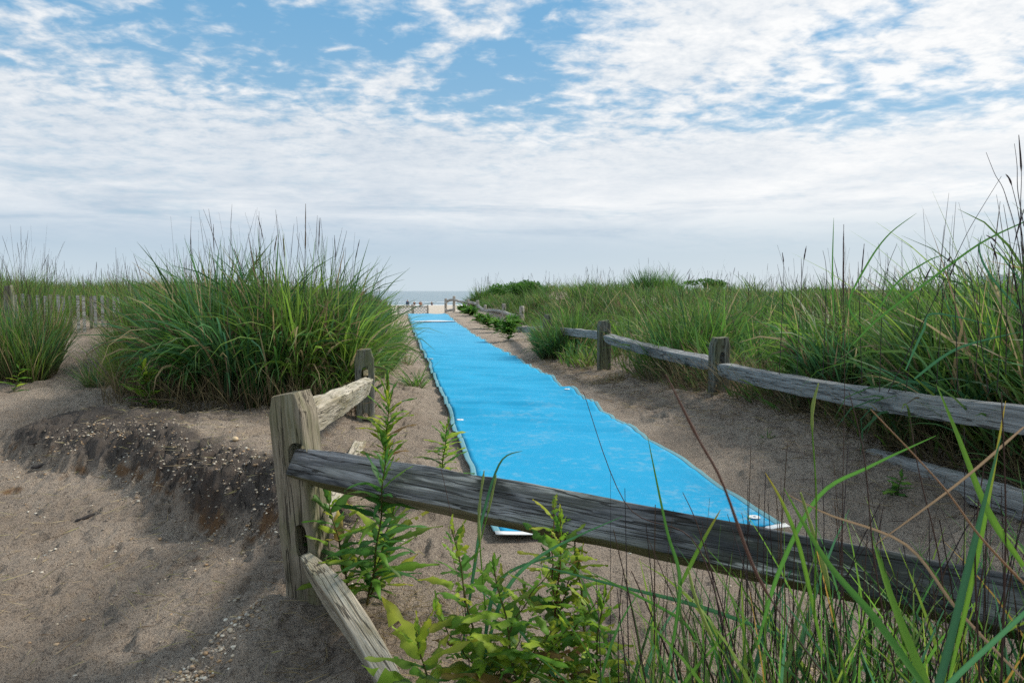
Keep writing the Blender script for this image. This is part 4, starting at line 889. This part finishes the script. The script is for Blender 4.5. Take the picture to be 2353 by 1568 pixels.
# ------------------------------------------------------------------ leafy weeds (goldenrod-like)
LG = [(.085,.19,.020),(.14,.25,.022),(.045,.12,.020),(.22,.30,.03),(.06,.15,.02)]
def leafy(label, base, top, n, L, wd, bushy=1.15, cols=LG, droop=.9, ragged=.35, stemr=.005, branches=0, seed=0, bare_low=.12, name='leafy_weed', group=None, stemcol=(.13,.12,.04), el_up=.5):
    rnd_ = random.Random(seed); base = Vector(base); top = Vector(top)
    root = empty(name, base); tag(root, label, 'plant', group)
    V, Fq, Cc = [], [], []; SV, SF, SC = [], [], []
    def stem(p0, p1, r0, r1, bow):
        m = 12; pts = []
        side = (p1-p0).cross(Vector((0,1,.2))).normalized()*bow
        for i in range(m+1):
            t = i/m; pts.append(p0.lerp(p1, t)+side*math.sin(math.pi*t)+Vector((.004*math.sin(t*17+seed),0,0)))
        for i, p in enumerate(pts):
            r = r0+(r1-r0)*i/m
            for a in range(6): SV.append((p.x+r*math.cos(a*1.047), p.y+r*math.sin(a*1.047), p.z)); SC.append(stemcol)
        o = len(SV)-6*(m+1)
        for i in range(m):
            for a in range(6): SF.append((o+i*6+a, o+i*6+(a+1)%6, o+(i+1)*6+(a+1)%6, o+(i+1)*6+a))
        return pts
    def leaf(p, az_, el_, ln, w0, c, yellow):
        d = Vector((math.cos(az_)*math.cos(el_), math.sin(az_)*math.cos(el_), math.sin(el_))); sdv = Vector((-math.sin(az_), math.cos(az_), 0)); K = 14
        tw = rnd_.uniform(-.5,.5); sdv = (sdv*math.cos(tw)+d.cross(sdv)*math.sin(tw)).normalized()
        o = len(V); q = p.copy(); dd = d.copy(); curl = droop*rnd_.uniform(.4,1.3)
        for i in range(K+1):
            t = i/K; dd = (dd+Vector((0,0,-curl*.9/K))).normalized(); 
            nn = sdv.cross(dd).normalized(); ww = w0*.5*(math.sin(math.pi*min(1,t**.75*.97+.03))**.8)
            rl = ww*(1-ragged*rnd_.random()**2*(0 if t<.15 else 1)); rr_ = ww*(1-ragged*rnd_.random()**2*(0 if t<.15 else 1)); wav = .10*w0*math.sin(t*13+az_*5)
            V.extend([tuple(q-sdv*rl+nn*(ww*.35+wav)), tuple(q), tuple(q+sdv*rr_+nn*(ww*.35-wav))])
            cc = [c[k]*(1-yellow*t)+(.30,.27,.03)[k]*yellow*t for k in range(3)]
            Cc.extend([cc, [k*1.5 for k in cc], cc])
            q = q+dd*ln/K
        for i in range(K):
            for j in range(2):
              if ragged > .25 and 1 < i < K-2 and rnd_.random() < .10*ragged+.02: continue
              Fq.append((o+i*3+j, o+i*3+j+1, o+i*3+j+4, o+i*3+j+3))
    def dress(pts, n, L, wd, low):
        az_ = rnd_.uniform(0,6)
        for k in range(n):
            t = low+(1-low)*(k/(n-1)); f = t*(len(pts)-1); j = min(int(f), len(pts)-2); p = pts[j].lerp(pts[j+1], f-j); az_ += 2.4+rnd_.uniform(-.3,.3)
            s = (.55+.6*math.sin(math.pi*min(1,t*.8+.15)))*(1-.45*max(0,t-.8)/.2)*rnd_.uniform(.5,1.3)
            leaf(p, az_, .1+el_up*rnd_.uniform(.5,1.2)+1.0*max(0,t-.75)/.25, L*s, wd*s*bushy, (.13,.075,.03) if ragged > .3 and t < .6 and rnd_.random() < .07 else rnd_.choice(cols), rnd_.choice((0,.1,.3,.8)) if ragged > .3 else rnd_.choice((0,0,.2)))
    pts = stem(base-Vector((0,0,.03)), top, stemr, stemr*.4, rnd_.uniform(-.02,.02)); dress(pts, n, L, wd, bare_low)
    for k in range(branches):
        t = rnd_.uniform(.25,.7); p = pts[int(t*12)]; a = rnd_.uniform(0,6.28); ht = (top-base).length
        e = p+Vector((math.cos(a)*.28, math.sin(a)*.28, .42))*ht*rnd_.uniform(.6,1.); pb = stem(p, e, stemr*.6, stemr*.3, .01); dress(pb, max(8,n//3), L*.75, wd*.8, .2)
    lo = np.array(base)
    link('foliage', npmesh('foliage', np.array(V)-lo, np.array(Fq), np.array(Cc)), M_leaf, root)
    link('stem', npmesh('stem', np.array(SV)-lo, np.array(SF), np.array(SC)), M_leaf, root)
    return root
def gp(x, y): return (x, y, hz1(x, y))
leafy('tall bright green leafy weed behind the charcoal rail, against the mossy post', gp(-.80,4.2), P(893,868,4.15), 84, .16, .032, ragged=.35, seed=1, el_up=.8)
leafy('single leafy weed at the left edge of the blue mat, behind the charcoal rail', gp(-.43,4.4), P(1030,968,4.35), 54, .14, .032, ragged=.3, seed=2)
leafy('dark green weed with drooping lance leaves in front of the charcoal rail', gp(-.62,2.97), P(884,1058,2.62), 60, .17, .026, cols=[(.03,.10,.02),(.05,.14,.025),(.10,.22,.03)], ragged=.1, seed=3, droop=1.5)
leafy('pale wavy leaved weed growing against the foot of the corner post', gp(-.70,3.0), P(748,1130,2.96), 34, .19, .038, ragged=.4, seed=4, droop=.7)
leafy('weed leaning right with long chewed leaves, right of the foot of the corner post', gp(-.62,3.02), P(905,1165,3.0), 32, .22, .040, ragged=.45, seed=5, droop=.7)
leafy('chewed yellow green weed, left one of the tall pair at the bottom centre', gp(-.02,2.12), P(1040,1215,2.2), 36, .15, .042, ragged=.6, seed=6, branches=3)
leafy('tallest chewed weed with reddish tip at the bottom centre, beneath the blue mat', gp(.10,2.18), P(1290,1185,2.2), 50, .13, .038, ragged=.75, seed=7, branches=3, stemcol=(.16,.08,.03))
leafy('bushy chewed weed between the two tall weeds at the bottom centre', gp(.04,2.02), P(1135,1300,2.05), 34, .17, .047, ragged=.7, seed=8, branches=3)
leafy('large leaved weed at the very bottom, left of the chewed weeds', gp(-.20,2.0), P(955,1445,2.0), 30, .19, .055, ragged=.6, seed=9, droop=.6)
leafy('weed with curled yellowing leaves right of the tallest chewed weed', gp(.22,2.05), P(1385,1370,2.05), 46, .13, .040, ragged=.75, seed=10, branches=2)
leafy('small weed with upright leaves peeking from below the charcoal rail', gp(.28,2.45), P(1312,1185,2.4), 16, .13, .026, ragged=.1, seed=11)
leafy('slender seedling on bare sand below the charcoal rail', gp(-.2,2.9), P(1032,1215,2.9), 9, .09, .018, ragged=.1, seed=12, stemr=.002)
leafy('leafy weed rooted at the foot of the sandy left slope, by the huge grass clump', gp(-3.28,6.42), P(325,832,6.4), 40, .19, .034, ragged=.1, seed=13, branches=2)
leafy('pale green weed under the bushy clump at the far left', gp(-5.15,7.35), P(45,835,7.4), 18, .12, .022, ragged=.1, seed=14)
DG = [(.06,.16,.025),(.09,.21,.03),(.045,.12,.022)]
fw = [('largest bright weed at the foot of the pale log fence, nearest to the camera', 1168, 783, 730, 18, .30, .06, 10), ('dark green weed at the foot of the log fence, just past the largest bright weed', 1120, 755, 726, 24, .34, .07, 10),
 ('low green weed at the foot of the log fence where the mat meets the crest', 1080, 734, 709, 33, .42, .10, 10), ('small weed squeezed between the two biggest weeds of the log fence', 1143, 764, 735, 22, .30, .06, 6),
 ('small weed under the sagging middle rail of the log fence', 1102, 743, 724, 28, .32, .07, 6), ('weed behind the largest bright weed, under the first pale log rail', 1180, 762, 728, 22.5, .30, .07, 8), ('lone weed at the far end of the log fence, beneath the bushy skyline clump', 1064, 724, 703, 38, .42, .10, 7)]
for i_, (lab, px, pb, pt, Y, L_, w_, nb) in enumerate(fw):
    X_ = P(px, pb, Y).x; leafy(lab, (X_, Y, hz1(X_, Y)), P(px+2, pt, Y), 46, L_, w_, cols=DG, seed=15+i_*3, branches=nb, ragged=.1)
leafy('broad leaved weed growing against the lower right rail', gp(2.28,4.25), P(2072,1090,4.2), 14, .12, .04, cols=DG, seed=18, ragged=.1)
# evergreen shrubs on the skyline: leaf clusters through a rounded volume on a few limbs
def shrub(label, px, py, Y, rx, rz, n, seed, name='shrub'):
    r_ = np.random.default_rng(seed); c = P(px, py, Y); g = hz1(c.x, Y); root = empty(name, (c.x, Y, g)); tag(root, label, 'shrub')
    lobes = r_.normal(0,.45,(9,3))*np.array((rx,rx*.8,rz*.7))+np.array((0,0,c.z-g)); lobes[:,2] = np.maximum(lobes[:,2], .15)
    k = r_.integers(0,9,n); d = r_.normal(0,1,(n,3)); d /= np.linalg.norm(d,axis=1)[:,None]; p = lobes[k]+d*(r_.random((n,1))**.4)*np.array((rx*.45,rx*.4,rz*.5)); p[:,2] = np.maximum(p[:,2], 0)
    V, Fq, Cc = blades(p, r_.uniform(.07,.13,n), np.full(n,.06), r_.uniform(0,6.28,n), r_.uniform(.2,1.6,n), r_.uniform(0,.6,n), 2, np.array([DG[i] for i in r_.integers(0,3,n)]), np.array([DG[i] for i in r_.integers(0,3,n)]))
    link('foliage', npmesh('foliage', V, Fq, Cc), M_leaf, root)
    m_ = 9; V, Fq, Cc = tubes(np.zeros((m_,3)), np.linalg.norm(lobes,axis=1), np.full(m_,.02), np.arctan2(lobes[:,1],lobes[:,0]), np.arctan2(np.hypot(lobes[:,0],lobes[:,1]),lobes[:,2]), np.zeros(m_), 5, np.tile(np.array((.10,.07,.05)),(m_,1)))
    link('limbs', npmesh('limbs', V, Fq, Cc), M_leaf, root)
shrub('broad dark evergreen shrub on the dune crest right of the log fence', 1215, 664, 33, 1.1, .5, 3800, 1)
shrub('small dark evergreen shrub on the skyline above the right rail fence', 1645, 655, 34, .9, .28, 1800, 2)

# ------------------------------------------------------------------ litter: pebbles, straw, twigs
def blobs(n, xy, size, cols, seedv, flat=.6):
    bm = bmesh.new(); bmesh.ops.create_icosphere(bm, subdivisions=2, radius=1); bv = np.array([v_.co[:] for v_ in bm.verts]); bf = np.array([[v_.index for v_ in f.verts] for f in bm.faces]); bm.free()
    x, y = xy; N = len(x); s = size(N); a = rng.uniform(0,6.28,N); e = rng.uniform(.6,1,(N,1)); 
    L = bv[None]*np.stack([s,s*e[:,0],s*flat],1)[:,None,:]*(1+.12*rng.normal(0,1,(N,len(bv),1))*.5)
    V = np.stack([L[...,0]*np.cos(a)[:,None]-L[...,1]*np.sin(a)[:,None]+x[:,None], L[...,0]*np.sin(a)[:,None]+L[...,1]*np.cos(a)[:,None]+y[:,None], L[...,2]+(hz(x,y)+s*flat*rng.uniform(0,.9,N))[:,None]],2).reshape(-1,3)
    Fq = (bf[None]+(np.arange(N)*len(bv))[:,None,None]).reshape(-1,3); return V, Fq, np.repeat(pick(cols,N),len(bv),0)
PC = np.array([(.50,.43,.32),(.66,.61,.50),(.42,.29,.16),(.34,.21,.10),(.42,.35,.26),(.24,.19,.15),(.36,.30,.23)])
m_, nt, b = newmat('pebble', .5, .4); a_ = nt.nodes.new('ShaderNodeVertexColor'); a_.layer_name = 'Col'; nn = noise(nt, coords(nt), 90, 3)
nt.links.new(mix(nt, nn*.4, a_.outputs[0], (.30,.24,.18)), b.inputs['Base Color']); M_peb = m_
px_, py_ = [], []
for (ax,ay),(bx,by) in zip(lip[1:-1], lip[2:]):
    n = int(1150*math.hypot(bx-ax,by-ay)); t = rng.random(n); o = rng.normal(.16,.17,n); o = np.where(rng.random(n)<.25, rng.normal(-.25,.3,n), o)
    nx_, ny_ = -(by-ay), (bx-ax); L = math.hypot(nx_,ny_); px_.append(ax+(bx-ax)*t+nx_/L*o); py_.append(ay+(by-ay)*t+ny_/L*o)
n = 1100; t = rng.random(n); px_.append(-1.05-.36*t+rng.normal(0,.05,n)); py_.append(3.05-.8*t+rng.normal(0,.06,n))
n = 900; px_.append(rng.uniform(-3.3,-.9,n)); py_.append(rng.uniform(2.3,6.2,n)); n = 260; px_.append(rng.normal(-3.3,.5,n)); py_.append(rng.normal(6.6,.35,n))
n = 160; px_.append(rng.uniform(-.8,1.9,n)); py_.append(rng.uniform(2.2,3.9,n))
px_ = np.concatenate(px_); py_ = np.concatenate(py_); k = px_ < cx(py_)-1.0; k |= py_ < 3.8; px_, py_ = px_[k], py_[k]
k = fbm(px_,py_,2.5,3) > -.10; px_, py_ = px_[k], py_[k]
V, Fq, Cc = blobs(0, (px_,py_), lambda N: 1.25*(.0020+.0070*rng.random(N)**3.0)+(rng.random(N)<.02)*.004, PC, 1)
peb = link('pebbles', npmesh('pebbles', V, Fq, Cc), M_peb); tag(peb, 'tiny pale and rusty pebbles strewn on the eroded left bank', 'pebbles', kind='stuff')
for (x, y, s, lab) in ((P(572,1407,3).x,3.0,.017,'largest rounded yellow stone lying left of the foot of the corner post'),(-1.93,4.95,.022,'smooth tan stone on the bank above the clay lip')):
    bm = bmesh.new(); bmesh.ops.create_icosphere(bm, subdivisions=3, radius=s)
    for v_ in bm.verts: v_.co *= 1+.12*mnoise.noise(v_.co*60); v_.co.z *= .75
    me = bpy.data.meshes.new('stone'); bm.to_mesh(me); me.polygons.foreach_set('use_smooth',[True]*len(me.polygons)); o = link('stone', me, plain('tan_stone', (.58,.44,.27), .6)); o.location = (x,y,hz1(x,y)+s*.5); tag(o, lab, 'stone')
# driftwood scraps on the left
def scrap(px, py, Y, L, r, lab, rot):
    n = 10; rings = []
    for i in range(n+1):
        t = i/n; rr_ = r*(math.sin(math.pi*min(.98,max(.03,t)))**.4)
        rings.append([((t-.5)*L, rr_*math.cos(a)*(1+.3*mnoise.noise(Vector((t*5,a,L*30)))), rr_*.6*math.sin(a)+.01*mnoise.noise(Vector((t*4,L,3)))) for a in [k*.785 for k in range(8)]])
    c = P(px,py,Y); o = link('driftwood', finish(rings_mesh('driftwood', rings)), M_dark); o.location = (c.x, Y, hz1(c.x,Y)+r*.4); o.rotation_euler = (0,-.15,rot); tag(o, lab, 'driftwood', None)
scrap(88,1012,5.3,.11,.022,'charred wood scrap on the far left sand, lowest of the upper two',.5)
scrap(82,988,5.6,.13,.013,'thin charred stick just above the other charred scrap at the far left',.7)
scrap(198,1098,4.45,.15,.016,'long black driftwood piece lying on the sand below the clay lip',.9)
# straw litter
def litter(n, fx, fy, L, name, label, cols=np.array([(.52,.43,.27),(.42,.33,.20),(.20,.14,.09),(.36,.34,.14)]), wd=.0034):
    x, y = fx(n), fy(n); N = n; Pn = rooted(x, y, -.014)
    V, Fq, Cc = blades(Pn, L*rng.uniform(.3,1.3,N), wd*rng.uniform(.6,1.5,N), rng.uniform(0,6.28,N), rng.uniform(1.30,1.54,N), rng.uniform(-.06,.12,N), 4, pick(cols,N), pick(cols,N)); return V, Fq, Cc
def ln(a, b, s):  return lambda n: None
lt = [litter(1300, lambda n: rng.uniform(-3.6,-.9,n), lambda n: rng.uniform(2.3,6.4,n), .12, '', ''),
      litter(420, lambda n: rng.normal(-.48,.22,n), lambda n: rng.normal(2.78,.22,n), .16, '', '', STRAW, .0026),
      litter(1000, lambda n: rng.uniform(-.3,1.8,n), lambda n: rng.uniform(1.7,2.6,n), .12, '', ''),
      litter(500, lambda n: rng.normal(.0,.22,n), lambda n: rng.normal(2.15,.18,n), .16, '', '')]
yv = rng.uniform(3.2,13,3600); xv = redge(yv)+rng.normal(-.30,.28,3600); k = xv > cx(yv)+.95; xv, yv = xv[k], yv[k]
lt.append(litter(len(xv), lambda n: xv, lambda n: yv, .17, '', '', np.concatenate([STRAW*1.3,STEM])))
yv2 = rng.uniform(3.3,14,260); xv2 = cx(yv2)-rng.uniform(1.0,1.7,260); lt.append(litter(260, lambda n: xv2, lambda n: yv2, .10, '', ''))
o = grass_obj('straw_litter', lt); tag(o, 'dry straw and twigs scattered over the sand', 'litter', kind='stuff')
# dead stems under the big left clump
x, y = disc(1500, -2.6, 6.75, 1.3, .55); N = len(x)
grass_obj('dead_stems', [blades(rooted(x,y), rng.uniform(.2,.6,N), rng.uniform(.004,.007,N), rng.uniform(0,6.28,N), np.abs(rng.normal(.3,.35,N)), np.abs(rng.normal(.4,.4,N)), 4, pick(STRAW,N)*.45, pick(STRAW,N)*.7)])
o = bpy.data.objects['dead_stems.001']; tag(o, 'brown dead stems at the foot of the huge left clump', 'dead grass', kind='stuff')
